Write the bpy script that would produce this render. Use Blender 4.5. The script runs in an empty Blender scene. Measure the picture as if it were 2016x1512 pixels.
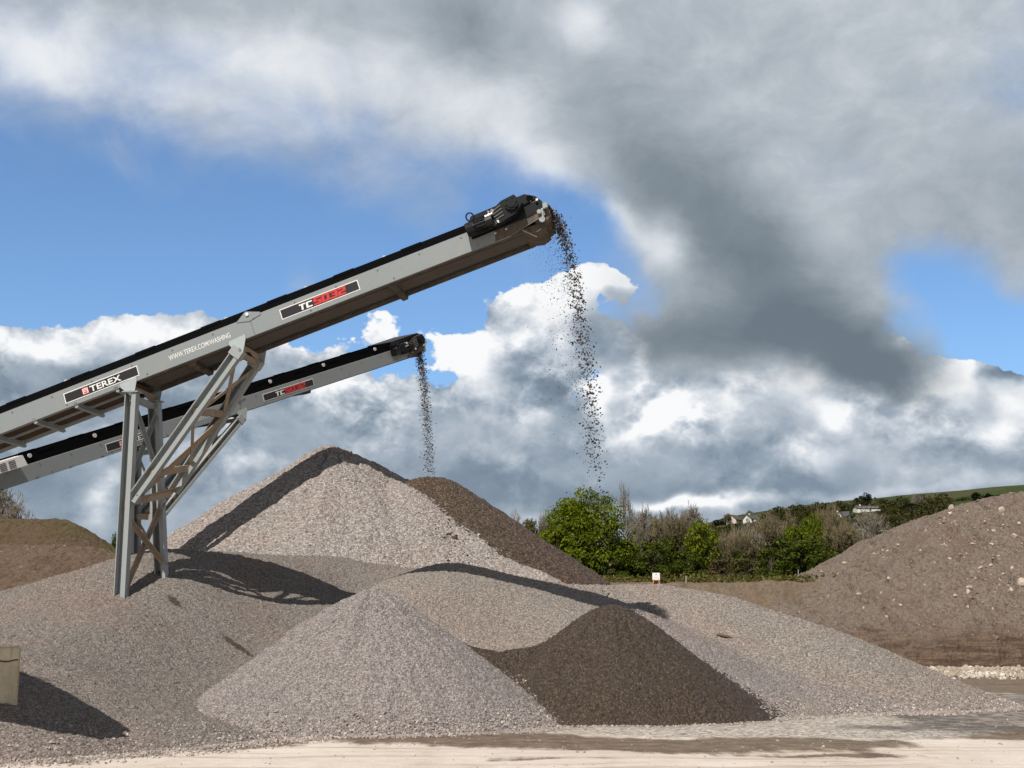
import bpy, math, random
import numpy as np
from mathutils import Vector, Matrix
R = math.radians
scene = bpy.context.scene
col = scene.collection
rng = np.random.default_rng(7)
random.seed(11)

# ------------------------------------------------------------------ camera
F_PX, CX, CY, HORIZON, EYE = 2600.0, 1008.0, 756.0, 1250.0, 1.7
TH = math.atan((HORIZON - CY) / F_PX)
CT, ST = math.cos(TH), math.sin(TH)

def ray(px, py):
    u = (px - CX) / F_PX; v = (CY - py) / F_PX
    return Vector((u, CT - v * ST, ST + v * CT))

def at(px, py, y):
    d = ray(px, py); t = y / d.y
    return Vector((d.x * t, y, EYE + d.z * t))

def ground_at(px, py, z=0.0):
    d = ray(px, py); t = (z - EYE) / d.z
    return Vector((d.x * t, d.y * t, z))

cam = bpy.data.cameras.new('camera'); camo = bpy.data.objects.new('camera', cam)
col.objects.link(camo)
camo.location = (0, 0, EYE); camo.rotation_euler = (math.pi / 2 + TH, 0, 0)
cam.sensor_width = 36; cam.lens = F_PX / 2016 * 36; cam.clip_end = 5000
scene.camera = camo
vs = scene.view_settings
vs.view_transform = 'Standard'; vs.look = 'None'; vs.exposure = 0; vs.gamma = 1; vs.use_curve_mapping = False

# ------------------------------------------------------------------ tagging
def tag(o, label=None, cat=None, group=None, kind=None):
    if label: o['label'] = label
    if cat: o['category'] = cat
    if group: o['group'] = group
    if kind: o['kind'] = kind
    return o

def empty(name, loc, rz=0.0):
    o = bpy.data.objects.new(name, None); col.objects.link(o)
    o.location = loc; o.rotation_euler = (0, 0, rz); o.empty_display_size = .3
    return o

def np_mesh(name, V, Fq, smooth=False):
    """fast mesh from arrays; Fq is (n,3) or (n,4)"""
    V = np.asarray(V, dtype=np.float32); Fq = np.asarray(Fq, dtype=np.int32)
    me = bpy.data.meshes.new(name)
    me.vertices.add(len(V)); me.vertices.foreach_set('co', V.ravel())
    k = Fq.shape[1]
    me.loops.add(Fq.size); me.loops.foreach_set('vertex_index', Fq.ravel())
    me.polygons.add(len(Fq))
    me.polygons.foreach_set('loop_start', np.arange(0, Fq.size, k, dtype=np.int32))
    try: me.polygons.foreach_set('loop_total', np.full(len(Fq), k, dtype=np.int32))
    except Exception: pass
    me.polygons.foreach_set('use_smooth', np.full(len(Fq), smooth, dtype=bool))
    me.update(calc_edges=True); me.validate()
    return me

class MB:
    """collects shapes and links them as one mesh object"""
    def __init__(self): self.v = []; self.f = []
    def add(self, vs, fs):
        b = len(self.v); self.v += [Vector(p) for p in vs]
        self.f += [tuple(b + i for i in f) for f in fs]; return self
    def hexa(self, c):
        return self.add(c, [(0, 3, 2, 1), (4, 5, 6, 7), (0, 1, 5, 4), (1, 2, 6, 5), (2, 3, 7, 6), (3, 0, 4, 7)])
    def box(self, x0, x1, y0, y1, z0, z1):
        return self.hexa([(x0, y0, z0), (x1, y0, z0), (x1, y1, z0), (x0, y1, z0), (x0, y0, z1), (x1, y0, z1), (x1, y1, z1), (x0, y1, z1)])
    def bar(self, p0, p1, a, b, wa, wb):
        """box from p0 to p1, half-thickness along unit vectors a and b"""
        p0, p1 = Vector(p0), Vector(p1); a = Vector(a) * wa; b = Vector(b) * wb
        return self.hexa([p0 - a - b, p0 + a - b, p0 + a + b, p0 - a + b, p1 - a - b, p1 + a - b, p1 + a + b, p1 - a + b])
    def ibeam(self, p0, p1, a, b, ha, hb, t=.012):
        """I section: flanges face +-a at distance ha, flange half-width hb along b"""
        a, b = Vector(a), Vector(b); p0, p1 = Vector(p0), Vector(p1)
        self.bar(p0, p1, a, b, ha - t * 2, t * .7)
        for s in (-1, 1):
            o = a * (s * (ha - t)); self.bar(p0 + o, p1 + o, a, b, t, hb)
        return self
    def channel(self, p0, p1, a, b, ha, hb):
        """rolled section seen on its open side: thin lip, deep recess, then a boxed flange"""
        a, b = Vector(a), Vector(b); p0, p1 = Vector(p0), Vector(p1)
        for (s0, s1, t0, t1) in ((-ha, -ha + .022, -hb, hb), (-ha + .022, .03, hb - .02, hb), (.03, ha, -hb, hb)):
            o = a * ((s0 + s1) / 2) + b * ((t0 + t1) / 2); self.bar(p0 + o, p1 + o, a, b, (s1 - s0) / 2, (t1 - t0) / 2)
        return self
    def angle(self, p0, p1, a, b, s, t=.008):
        a, b = Vector(a), Vector(b); p0, p1 = Vector(p0), Vector(p1)
        self.bar(p0 + a * (s / 2), p1 + a * (s / 2), a, b, s / 2, t)
        self.bar(p0 + b * (s / 2 + t), p1 + b * (s / 2 + t), a, b, t, s / 2)
        return self
    def tube(self, p0, p1, r0, r1=None, seg=12, cap=True):
        p0, p1 = Vector(p0), Vector(p1); r1 = r0 if r1 is None else r1
        d = (p1 - p0).normalized(); h = Vector((0, 0, 1)) if abs(d.z) < .9 else Vector((1, 0, 0))
        x = d.cross(h).normalized(); y = d.cross(x)
        vs = []
        for p, r in ((p0, r0), (p1, r1)):
            vs += [p + (x * math.cos(2 * math.pi * k / seg) + y * math.sin(2 * math.pi * k / seg)) * r for k in range(seg)]
        fs = [(k, (k + 1) % seg, seg + (k + 1) % seg, seg + k) for k in range(seg)]
        if cap: fs += [tuple(range(seg - 1, -1, -1)), tuple(range(seg, 2 * seg))]
        return self.add(vs, fs)
    def path(self, pts, r, seg=8):
        for a, b in zip(pts[:-1], pts[1:]): self.tube(a, b, r, seg=seg)
        return self
    def prism(self, poly, ext):
        n = len(poly); ext = Vector(ext); poly = [Vector(p) for p in poly]
        vs = poly + [p + ext for p in poly]
        fs = [tuple(range(n - 1, -1, -1)), tuple(range(n, 2 * n))] + [(k, (k + 1) % n, n + (k + 1) % n, n + k) for k in range(n)]
        return self.add(vs, fs)
    def build(self, name, mat, parent=None, origin=None, smooth=False):
        org = Vector(origin) if origin is not None else Vector((0, 0, 0))
        me = bpy.data.meshes.new(name)
        me.from_pydata([tuple(p - org) for p in self.v], [], self.f); me.update()
        import bmesh
        bm = bmesh.new(); bm.from_mesh(me); bmesh.ops.recalc_face_normals(bm, faces=bm.faces); bm.to_mesh(me); bm.free()
        if smooth:
            for p in me.polygons: p.use_smooth = True
        me.materials.append(mat)
        o = bpy.data.objects.new(name, me); col.objects.link(o)
        if parent is not None: o.parent = parent
        elif origin is not None: o.location = org
        return o

# ------------------------------------------------------------------ node helpers
class NT:
    def __init__(self, tree): self.t = tree; tree.nodes.clear()
    def n(self, typ, **kw):
        nd = self.t.nodes.new(typ)
        for k, v in kw.items(): setattr(nd, k, v)
        return nd
    def link(self, a, b): self.t.links.new(a, b)
    def put(self, sock, v):
        if isinstance(v, bpy.types.NodeSocket): self.link(v, sock)
        elif v is not None: sock.default_value = v
    def m(self, op, a, b=None, c=None, clamp=False):
        nd = self.n('ShaderNodeMath', operation=op, use_clamp=clamp)
        self.put(nd.inputs[0], a)
        if b is not None: self.put(nd.inputs[1], b)
        if c is not None: self.put(nd.inputs[2], c)
        return nd.outputs[0]
    def vm(self, op, a, b=None, s=None):
        nd = self.n('ShaderNodeVectorMath', operation=op)
        self.put(nd.inputs[0], a)
        if b is not None: self.put(nd.inputs[1], b)
        if s is not None: self.put(nd.inputs['Scale'], s)
        return nd.outputs['Value'] if op in ('DOT_PRODUCT', 'LENGTH', 'DISTANCE') else nd.outputs[0]
    def mix(self, f, a, b, blend='MIX'):
        nd = self.n('ShaderNodeMix', data_type='RGBA', blend_type=blend)
        self.put(nd.inputs['Factor'], f)
        self.put(nd.inputs[6], a if isinstance(a, bpy.types.NodeSocket) else (*a, 1)[:4])
        self.put(nd.inputs[7], b if isinstance(b, bpy.types.NodeSocket) else (*b, 1)[:4])
        return nd.outputs[2]
    def noise(self, vec, scale, detail=4, rough=.55, dist=0.0, dim='3D'):
        nd = self.n('ShaderNodeTexNoise', noise_dimensions=dim)
        if vec is not None: self.link(vec, nd.inputs['Vector'])
        nd.inputs['Scale'].default_value = scale; nd.inputs['Detail'].default_value = detail
        nd.inputs['Roughness'].default_value = rough; nd.inputs['Distortion'].default_value = dist
        return nd
    def ramp(self, fac, stops, interp='LINEAR'):
        nd = self.n('ShaderNodeValToRGB'); cr = nd.color_ramp; cr.interpolation = interp
        while len(cr.elements) < len(stops): cr.elements.new(.5)
        for e, (p, c) in zip(cr.elements, stops):
            e.position = p; e.color = (c, c, c, 1) if isinstance(c, (int, float)) else (*c, 1)[:4]
        self.put(nd.inputs[0], fac)
        return nd.outputs[0]
    def sstep(self, x, a, b):
        nd = self.n('ShaderNodeMapRange', interpolation_type='SMOOTHSTEP')
        self.put(nd.inputs[0], x); nd.inputs[1].default_value = a; nd.inputs[2].default_value = b
        return nd.outputs[0]
    def blob(self, vec, cx, cy, rx, ry, rot, w, acc=None):
        mp = self.n('ShaderNodeMapping', vector_type='TEXTURE')
        self.link(vec, mp.inputs[0])
        mp.inputs[1].default_value = (cx, cy, 0); mp.inputs[2].default_value = (0, 0, rot); mp.inputs[3].default_value = (rx, ry, 1e6)
        d = self.vm('DOT_PRODUCT', mp.outputs[0], mp.outputs[0])
        g = self.m('POWER', .36788, d)
        return self.m('MULTIPLY_ADD', g, w, acc if acc is not None else 0.0)

def new_mat(name):
    m = bpy.data.materials.new(name); m.use_nodes = True
    T = NT(m.node_tree)
    out = T.n('ShaderNodeOutputMaterial'); b = T.n('ShaderNodeBsdfPrincipled')
    T.link(b.outputs[0], out.inputs[0])
    return m, T, b

def bump(T, b, h, strength, dist):
    nd = T.n('ShaderNodeBump'); nd.inputs['Strength'].default_value = strength; nd.inputs['Distance'].default_value = dist
    T.link(h, nd.inputs['Height']); T.link(nd.outputs[0], b.inputs['Normal']); return nd

def pos(T): return T.n('ShaderNodeNewGeometry').outputs['Position']

def sc(c, k): return tuple(x * k for x in c)

# ------------------------------------------------------------------ light and sky
SUN_AZ, SUN_EL = R(204), R(51)            # clockwise from +Y: the sun stands behind the viewer, a little to the left
sun_dir = Vector((math.sin(SUN_AZ) * math.cos(SUN_EL), math.cos(SUN_AZ) * math.cos(SUN_EL), math.sin(SUN_EL)))
sl = bpy.data.lights.new('sun', 'SUN'); slo = bpy.data.objects.new('sun', sl); col.objects.link(slo)
sl.energy = 5.0; sl.angle = R(.53); sl.color = (1.0, .94, .85)
slo.rotation_euler = sun_dir.to_track_quat('Z', 'Y').to_euler(); slo.location = sun_dir * 60

world = bpy.data.worlds.new('World'); scene.world = world; world.use_nodes = True
W = NT(world.node_tree)
wout = W.n('ShaderNodeOutputWorld')
gen = W.n('ShaderNodeTexCoord').outputs['Generated']
sep = W.n('ShaderNodeSeparateXYZ'); W.link(W.vm('NORMALIZE', gen), sep.inputs[0])
K = 26.0                                  # sky coordinates: azimuth and elevation, one unit is 1/26 radian
az = W.m('MULTIPLY', W.m('ARCTAN2', sep.outputs[0], sep.outputs[1]), K)
el = W.m('MULTIPLY', W.m('ARCSINE', sep.outputs[2]), K)
cmb = W.n('ShaderNodeCombineXYZ'); W.link(az, cmb.inputs[0]); W.link(el, cmb.inputs[1]); P0 = cmb.outputs[0]

def sky_c(px, py):
    d = ray(px, py).normalized()
    return math.atan2(d.x, d.y) * K, math.asin(d.z) * K

def field(vec, blobs, acc):
    for (px, py, rx, ry, rot, w) in blobs:
        cx, cy = sky_c(px, py)
        acc = W.blob(vec, cx, cy, rx / 100, ry / 100, R(rot), w, acc)
    return acc

def warp(vec, scale, amt, detail=3):
    n = W.noise(vec, scale, detail, .55)
    c = W.vm('SUBTRACT', n.outputs['Color'], (.5, .5, .5))
    return W.vm('MULTIPLY_ADD', c, (amt, amt, 0), None) if False else W.vm('ADD', vec, W.vm('SCALE', c, s=amt))

# --- the heaped clouds of the lower sky
Pw = warp(P0, .55, 1.3, 5)
CEL = sky_c(1008, 700)[1]
base = W.m('MULTIPLY', W.m('SUBTRACT', CEL, el), .75)        # grows towards the horizon
CUM = [
 (60, 665, 130, 45, 0, .75), (295, 640, 95, 45, 0, 1.25), (190, 650, 70, 35, 0, .3), (420, 650, 90, 40, 0, .7),
 (590, 690, 120, 40, 0, .35), (760, 615, 60, 45, 0, 1.0), (860, 640, 60, 45, 0, .75), (930, 660, 40, 35, 0, .3), (1000, 600, 60, 60, 25, .95),
 (1100, 560, 70, 60, 20, 1.2), (1195, 548, 75, 40, 0, 1.7), (1120, 640, 150, 60, 0, .8), (1400, 640, 200, 80, 0, 1.2), (1700, 690, 150, 60, 0, .8),
 (1990, 690, 60, 26, 0, -.9), (1880, 640, 130, 60, -20, -1.3), (1870, 730, 60, 30, 0, .45), (1985, 742, 60, 22, 0, .9), (1440, 770, 150, 70, 0, 1.0), (60, 785, 140, 50, 0, .9), (480, 720, 120, 50, 0, .7), (1000, 690, 90, 50, 0, .7),
 (1800, 705, 60, 40, -35, .5),
]
cB = field(Pw, CUM, base)
nz = W.vm('MULTIPLY', P0, (1.0, 1.35, 1))
def puff(vec):
    a = W.noise(vec, .55, 9, .54, .2).outputs[0]
    v = W.n('ShaderNodeTexVoronoi', feature='F1'); W.link(vec, v.inputs['Vector']); v.inputs['Scale'].default_value = .85
    v.inputs['Detail'].default_value = 3.0; v.inputs['Roughness'].default_value = .55; v.inputs['Lacunarity'].default_value = 2.3
    b = W.m('SUBTRACT', .55, v.outputs['Distance'])
    return W.m('MULTIPLY_ADD', b, .38, a)
nzw = warp(nz, 1.3, .45, 5)
pf = puff(nzw)
pf2 = puff(W.vm('ADD', nzw, (-.2, .42, 0)))                  # the same relief a step towards the sun
cD = W.m('MULTIPLY_ADD', W.m('SUBTRACT', pf, .425), 1.9, cB)
aC = W.sstep(cD, -.04, .13)
rmod = W.sstep(W.noise(nz, .42, 2).outputs[0], .35, .65)
rlow = W.m('SUBTRACT', 1.0, W.m('MULTIPLY', W.sstep(W.m('MULTIPLY', el, -1), -sky_c(1008, 780)[1], -sky_c(1008, 980)[1]), .65))
relief = W.m('MULTIPLY', W.m('MULTIPLY', W.m('SUBTRACT', pf, pf2), W.m('MULTIPLY_ADD', rmod, 1.5, .45)), rlow)
edge = W.m('SUBTRACT', 1.0, W.sstep(cD, .1, 1.3))             # thin rims catch the sun
SHADE = [
 (300, 650, 100, 30, 0, .62), (60, 688, 90, 22, 0, .58), (180, 715, 120, 26, 0, -.2), (200, 745, 120, 40, 0, -.30), (40, 770, 90, 40, 0, -.1), (770, 615, 70, 32, 0, .45), (870, 660, 70, 34, 0, .35),
 (1100, 590, 80, 50, 20, .42), (1195, 545, 70, 22, -8, .75), (1040, 660, 80, 45, 25, .45), (960, 720, 80, 40, 0, .38), (1000, 780, 60, 50, 0, .2),
 (1010, 725, 50, 45, 30, -.55), (1090, 770, 40, 70, 35, -.50), (870, 765, 60, 30, -20, -.25), (900, 715, 60, 25, 0, .3), (1180, 640, 60, 60, 0, -.35), (1290, 620, 60, 40, 0, -.3),
 (1140, 770, 70, 16, 30, .5), (1310, 800, 30, 50, -40, .75), (1255, 845, 45, 20, 25, .5), (1340, 860, 45, 30, 0, .35), (1190, 775, 26, 50, 0, .45), (1580, 740, 40, 40, 0, .45), (1460, 740, 100, 40, 0, .30), (1380, 790, 130, 60, 0, .22),
 (1650, 815, 60, 30, -25, .55), (1700, 780, 60, 20, 0, -.2), (1885, 750, 40, 50, -30, .55), (1985, 850, 45, 40, 0, .42), (1950, 800, 40, 20, -20, -.25), (1590, 890, 50, 30, 0, .35), (1800, 860, 120, 50, 0, .25), (1990, 780, 50, 30, 0, .3),
 (1350, 990, 125, 13, 0, .85), (1160, 985, 60, 16, 0, -.2), (1470, 960, 160, 22, 3, -.28), (1700, 965, 220, 12, 4, .22), (1900, 930, 120, 20, 0, .1),
 (560, 800, 140, 60, 0, -.1), (640, 780, 60, 25, -20, .22), (60, 960, 120, 60, 0, -.15), (200, 990, 30, 55, -20, .45), (230, 900, 90, 40, 0, .12), (470, 900, 60, 60, 0, .18),
 (960, 960, 160, 40, 0, -.22), (1050, 920, 140, 25, -6, .12), (700, 860, 100, 40, 0, .12), (520, 960, 120, 40, 0, -.12), (400, 790, 120, 60, 0, -.1), (1990, 735, 45, 16, 0, -.9),
 (600, 520, 60, 50, 0, -.05),
]
sB = field(warp(P0, .7, .8, 4), SHADE, .47)
t = W.m('ADD', sB, relief)
t = W.m('MULTIPLY_ADD', edge, .20, t)
t = W.m('MULTIPLY_ADD', W.m('SUBTRACT', W.noise(nz, .5, 6, .6).outputs[0], .5), .55, t)
# near the horizon everything greys
hz = W.sstep(W.m('MULTIPLY', el, -1), -sky_c(1008, 820)[1], -sky_c(1008, 1010)[1])
t = W.m('MULTIPLY_ADD', hz, -.05, t)
cC = W.ramp(t, [(.0, (.172, .220, .280)), (.28, (.225, .290, .365)), (.5, (.36, .425, .50)), (.72, (.58, .635, .70)), (.92, (.86, .88, .91)), (1.0, (.95, .96, .97))])

# --- the high soft sheet and the big grey mass
SOFT = [
 (500, -60, 900, 150, 0, 1.5), (60, 100, 190, 120, 0, .35), (330, 190, 330, 60, -8, .42), (640, 160, 300, 60, -4, .35), (930, 230, 200, 90, -20, .55), (1060, 310, 100, 60, -25, .5), (210, 300, 120, 40, -25, .25),
 (1500, 60, 700, 240, 0, 1.6), (1330, 330, 190, 130, -45, 1.0), (1480, 480, 190, 150, -30, 1.2), (1640, 620, 230, 90, -28, 1.25), (1440, 620, 200, 80, 0, .95), (1640, 740, 190, 60, -8, .8), (1380, 690, 150, 45, 0, .5), (1780, 430, 170, 75, 0, .95), (1690, 560, 90, 90, 0, .7), (2030, 540, 70, 70, 0, .5), (1560, 560, 160, 110, 0, .6), (1300, 640, 200, 55, -8, .9), (1290, 460, 80, 50, -35, .8), (1210, 410, 50, 24, -30, .45), (1750, 760, 130, 60, -20, .9), (1560, 740, 90, 40, -10, .2),
 (1850, 330, 260, 110, 0, 1.0), (2000, 470, 110, 120, 0, 1.1), (1850, 560, 130, 60, -35, -.85), (1940, 650, 120, 50, 0, -.72), (1990, 690, 70, 26, -15, .45),
 (100, 450, 380, 80, -6, -.5), (500, 500, 260, 90, 0, -.5), (1120, 440, 60, 60, 0, -.5), (640, 330, 300, 50, -14, .22), (1960, 640, 50, 18, 0, .25), (598, 532, 62, 50, 10, .95),
]
Ps = warp(P0, .45, 1.5, 6)
sS = field(Ps, SOFT, W.m('MULTIPLY', W.m('SUBTRACT', el, sky_c(1008, 40)[1]), .10))
sN = W.noise(W.vm('MULTIPLY', P0, (.8, 1.15, 1)), .55, 9, .58, .4).outputs[0]
sD = W.m('MULTIPLY_ADD', W.m('SUBTRACT', sN, .5), 1.7, sS)
aS = W.sstep(sD, -.55, 1.10)
LIGHT = [
 (40, 110, 120, 70, 0, .34), (420, 140, 420, 110, 0, .26), (350, 15, 420, 50, 0, -.12), (960, 200, 150, 130, -20, .20), (1050, 330, 100, 60, -20, .24), (560, 110, 180, 50, 0, .1), (430, 215, 260, 30, -3, .1),
 (900, 50, 110, 100, 0, -.26), (1010, 110, 120, 80, -30, -.14), (1150, 60, 60, 45, -30, .32), (1210, 420, 55, 35, -30, .36), (1300, 460, 55, 55, -40, .36), (1330, 500, 40, 40, 0, .2),
 (1230, 270, 170, 90, -45, -.18), (1400, 400, 190, 110, -45, -.30), (1520, 560, 200, 100, -35, -.36), (1680, 700, 180, 80, -25, -.44), (1350, 660, 180, 50, -8, -.36), (1500, 670, 200, 70, 0, -.16), (1760, 780, 110, 45, -25, -.42), (1600, 640, 60, 60, 0, -.05),
 (1950, 420, 160, 130, 0, -.14), (1850, 80, 280, 140, 0, .05), (1560, 150, 200, 90, -10, .0), (1995, 735, 40, 18, 0, -.4), (1250, 690, 80, 30, 10, -.1), (1640, 500, 60, 70, 20, .08),
]
lB = field(warp(P0, .5, 1.0, 5), LIGHT, .60)
l = W.m('MULTIPLY_ADD', W.m('SUBTRACT', W.noise(W.vm('MULTIPLY', P0, (.8, 1.2, 1)), .75, 9, .62, .35).outputs[0], .5), .52, lB)
cS = W.ramp(l, [(.0, (.155, .195, .235)), (.25, (.225, .27, .31)), (.42, (.32, .37, .415)), (.6, (.455, .505, .555)), (.8, (.66, .70, .75)), (1.0, (.86, .88, .90))])

nish = W.n('ShaderNodeTexSky', sky_type='NISHITA')
nish.sun_disc = False; nish.sun_elevation = SUN_EL; nish.sun_rotation = SUN_AZ
nish.air_density = 1.0; nish.dust_density = .15; nish.ozone_density = 4.5
bg0 = W.n('ShaderNodeBackground'); W.link(W.mix(1.0, nish.outputs[0], (.84, .95, 1.03), 'MULTIPLY'), bg0.inputs[0]); bg0.inputs[1].default_value = .14
bg1 = W.n('ShaderNodeBackground'); W.link(cC, bg1.inputs[0])
bg2 = W.n('ShaderNodeBackground'); W.link(cS, bg2.inputs[0])
m1 = W.n('ShaderNodeMixShader'); W.link(aC, m1.inputs[0]); W.link(bg0.outputs[0], m1.inputs[1]); W.link(bg1.outputs[0], m1.inputs[2])
m2 = W.n('ShaderNodeMixShader'); W.link(aS, m2.inputs[0]); W.link(m1.outputs[0], m2.inputs[1]); W.link(bg2.outputs[0], m2.inputs[2])
# overhead and behind the viewer: broken bright cloud
ov = W.noise(W.vm('NORMALIZE', gen), 2.6, 6, .6).outputs[0]
bg3 = W.n('ShaderNodeBackground'); W.link(W.ramp(ov, [(.3, (.12, .12, .122)), (.55, (.255, .25, .242)), (.75, (.42, .405, .385))]), bg3.inputs[0])
m3 = W.n('ShaderNodeMixShader'); W.link(W.sstep(ov, .34, .50), m3.inputs[0]); W.link(bg0.outputs[0], m3.inputs[1]); W.link(bg3.outputs[0], m3.inputs[2])
m4 = W.n('ShaderNodeMixShader'); W.link(W.sstep(sep.outputs[1], .45, .74), m4.inputs[0]); W.link(m3.outputs[0], m4.inputs[1]); W.link(m2.outputs[0], m4.inputs[2])
W.link(m4.outputs[0], wout.inputs[0])
try:
    world.cycles.sampling_method = 'MANUAL'; world.cycles.sample_map_resolution = 512
except Exception: pass

# ------------------------------------------------------------------ surface materials
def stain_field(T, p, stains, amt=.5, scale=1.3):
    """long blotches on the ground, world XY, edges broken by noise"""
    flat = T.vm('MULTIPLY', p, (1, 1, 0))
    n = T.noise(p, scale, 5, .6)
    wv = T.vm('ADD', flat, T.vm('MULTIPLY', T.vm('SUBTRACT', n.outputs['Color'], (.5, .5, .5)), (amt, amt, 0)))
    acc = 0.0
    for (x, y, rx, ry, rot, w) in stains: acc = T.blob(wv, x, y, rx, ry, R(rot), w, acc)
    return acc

def gravel_mat(name, stones, scale, rough=.9, bstr=.8, tint=None, stains=None, stain_col=(.06, .045, .035), spread=.35, spec=.3):
    m, T, b = new_mat(name)
    p = pos(T)
    wn = T.noise(p, scale * .9, 2, .5)
    pw = T.vm('ADD', p, T.vm('SCALE', T.vm('SUBTRACT', wn.outputs['Color'], (.5, .5, .5)), s=.55 / scale))
    v = T.n('ShaderNodeTexVoronoi', feature='F1'); T.link(pw, v.inputs['Vector']); v.inputs['Scale'].default_value = scale
    v2 = T.n('ShaderNodeTexVoronoi', feature='F1'); T.link(pw, v2.inputs['Vector']); v2.inputs['Scale'].default_value = scale * 2.1
    sp = T.n('ShaderNodeSeparateColor'); T.link(v.outputs['Color'], sp.inputs[0])
    sp2 = T.n('ShaderNodeSeparateColor'); T.link(v2.outputs['Color'], sp2.inputs[0])
    pick = T.m('ADD', T.m('MULTIPLY', sp.outputs[0], .68), T.m('MULTIPLY', sp2.outputs[1], .32))
    stones = [(c[0] * .975, c[1] * 1.0, c[2] * 1.055) for c in stones]; mean = [sum(c[i] for c in stones) / len(stones) for i in range(3)]
    stones = [tuple(c[i] * .74 + mean[i] * .26 for i in range(3)) for c in stones]; k = len(stones)
    c = T.ramp(pick, [(.12 + .76 * i / (k - 1), s) for i, s in enumerate(stones)])
    # darker tone between the stones
    gap = T.sstep(v.outputs['Distance'], .42, .80)
    c = T.mix(T.m('MULTIPLY', gap, .62), c, sc(stones[0], .55))
    big = T.noise(p, .33, 5, .6).outputs[0]
    c = T.mix(T.sstep(big, .35, .68), c, tint if tint is not None else sc(stones[k // 2], .85), 'MIX') if False else c
    if tint is not None:
        tn = T.m('MULTIPLY', T.sstep(big, .40, .66), spread)
        c = T.mix(tn, c, T.mix(1.0, c, tint, 'MULTIPLY'))
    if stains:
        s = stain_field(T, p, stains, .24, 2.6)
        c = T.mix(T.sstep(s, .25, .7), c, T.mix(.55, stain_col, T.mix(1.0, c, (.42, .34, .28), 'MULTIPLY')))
    T.link(c, b.inputs['Base Color'])
    b.inputs['Roughness'].default_value = rough; b.inputs['Specular IOR Level'].default_value = spec
    h = T.m('ADD', T.m('MULTIPLY', T.m('SUBTRACT', 1.0, v.outputs['Distance']), .8), T.m('MULTIPLY', sp.outputs[1], .9))
    h = T.m('ADD', h, T.m('MULTIPLY', sp2.outputs[2], .35))
    bump(T, b, h, bstr, .9 / scale)
    return m

def xy(px, py, y): p = at(px, py, y); return p.x, p.y
PINK = [(.135, .112, .098), (.225, .190, .170), (.30, .257, .235), (.37, .322, .298), (.52, .465, .43)]
TAN = [(.13, .112, .092), (.22, .188, .157), (.295, .253, .213), (.365, .317, .270), (.51, .455, .395)]
GREY = [(.105, .090, .076), (.170, .148, .126), (.225, .197, .168), (.285, .250, .215), (.41, .365, .32)]
COARSE = [(.155, .131, .112), (.265, .229, .201), (.345, .302, .268), (.43, .382, .343), (.58, .53, .485)]
WET = [(.017, .0105, .0065), (.035, .0222, .0132), (.052, .0338, .020), (.080, .053, .032), (.17, .122, .080)]
M = {}
_sx = lambda px, py, y, rx, ry, rot, w: (*xy(px, py, y), rx, ry, rot, w)
M['mid'] = gravel_mat('washed_gravel_tan', TAN, 29, tint=(1.1, .97, .95), spread=.5)
M['front'] = gravel_mat('washed_gravel_pink', PINK, 32, tint=(.9, .93, .92), spread=.6)
M['right'] = gravel_mat('washed_gravel_buff', TAN, 25, tint=(1.12, .96, .95), spread=.6)
M['apron'] = gravel_mat('washed_gravel_mauve', [sc(c, .93) for c in PINK], 28, tint=(1.03, .96, .90), spread=.6)
M['coarse'] = gravel_mat('coarse_washed_stone', COARSE, 15, tint=(1.08, .95, .9), spread=.5)
M['wet'] = gravel_mat('wet_dark_gravel', WET, 30, rough=.55, tint=(1.1, .9, .85), spread=.6, spec=.45)
M['wetcoarse'] = gravel_mat('wet_dark_stone', [(c[0] * 1.40, c[1] * 1.36, c[2] * 1.32) for c in WET], 15, rough=.6, tint=(1.1, .9, .9), spread=.5, spec=.4)

# ------------------------------------------------------------------ numpy noise and heap shapes
_LAT = rng.random((256, 256))
def vnoise(x, y):
    xi = np.floor(x).astype(int); yi = np.floor(y).astype(int)
    fx = x - xi; fy = y - yi; fx = fx * fx * (3 - 2 * fx); fy = fy * fy * (3 - 2 * fy)
    g = lambda a, b: _LAT[a & 255, b & 255]
    return (g(xi, yi) * (1 - fx) + g(xi + 1, yi) * fx) * (1 - fy) + (g(xi, yi + 1) * (1 - fx) + g(xi + 1, yi + 1) * fx) * fy - .5
def fbm(x, y, s, o=4, r=.55, seed=0):
    a = 1; t = 0
    for k in range(o):
        t = t + a * vnoise(x * s + 17.3 * (seed + k), y * s + 9.1 * (seed - k)); s *= 2.03; a *= r
    return t

def spine(pts, n=14):
    out = []
    for a, b in zip(pts[:-1], pts[1:]):
        for k in range(n): out.append(tuple(Vector(a).lerp(Vector(b), k / n)))
    out.append(tuple(pts[-1]))
    return np.array(out)

def heap(X, Y, sp, slope, rnd=.25):
    z = np.full(X.shape, -1e3)
    for (x, y, h) in sp:
        d2 = (X - x) ** 2 + (Y - y) ** 2
        z = np.maximum(z, h - slope * (np.sqrt(d2 + rnd * rnd) - rnd))
    return z

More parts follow.
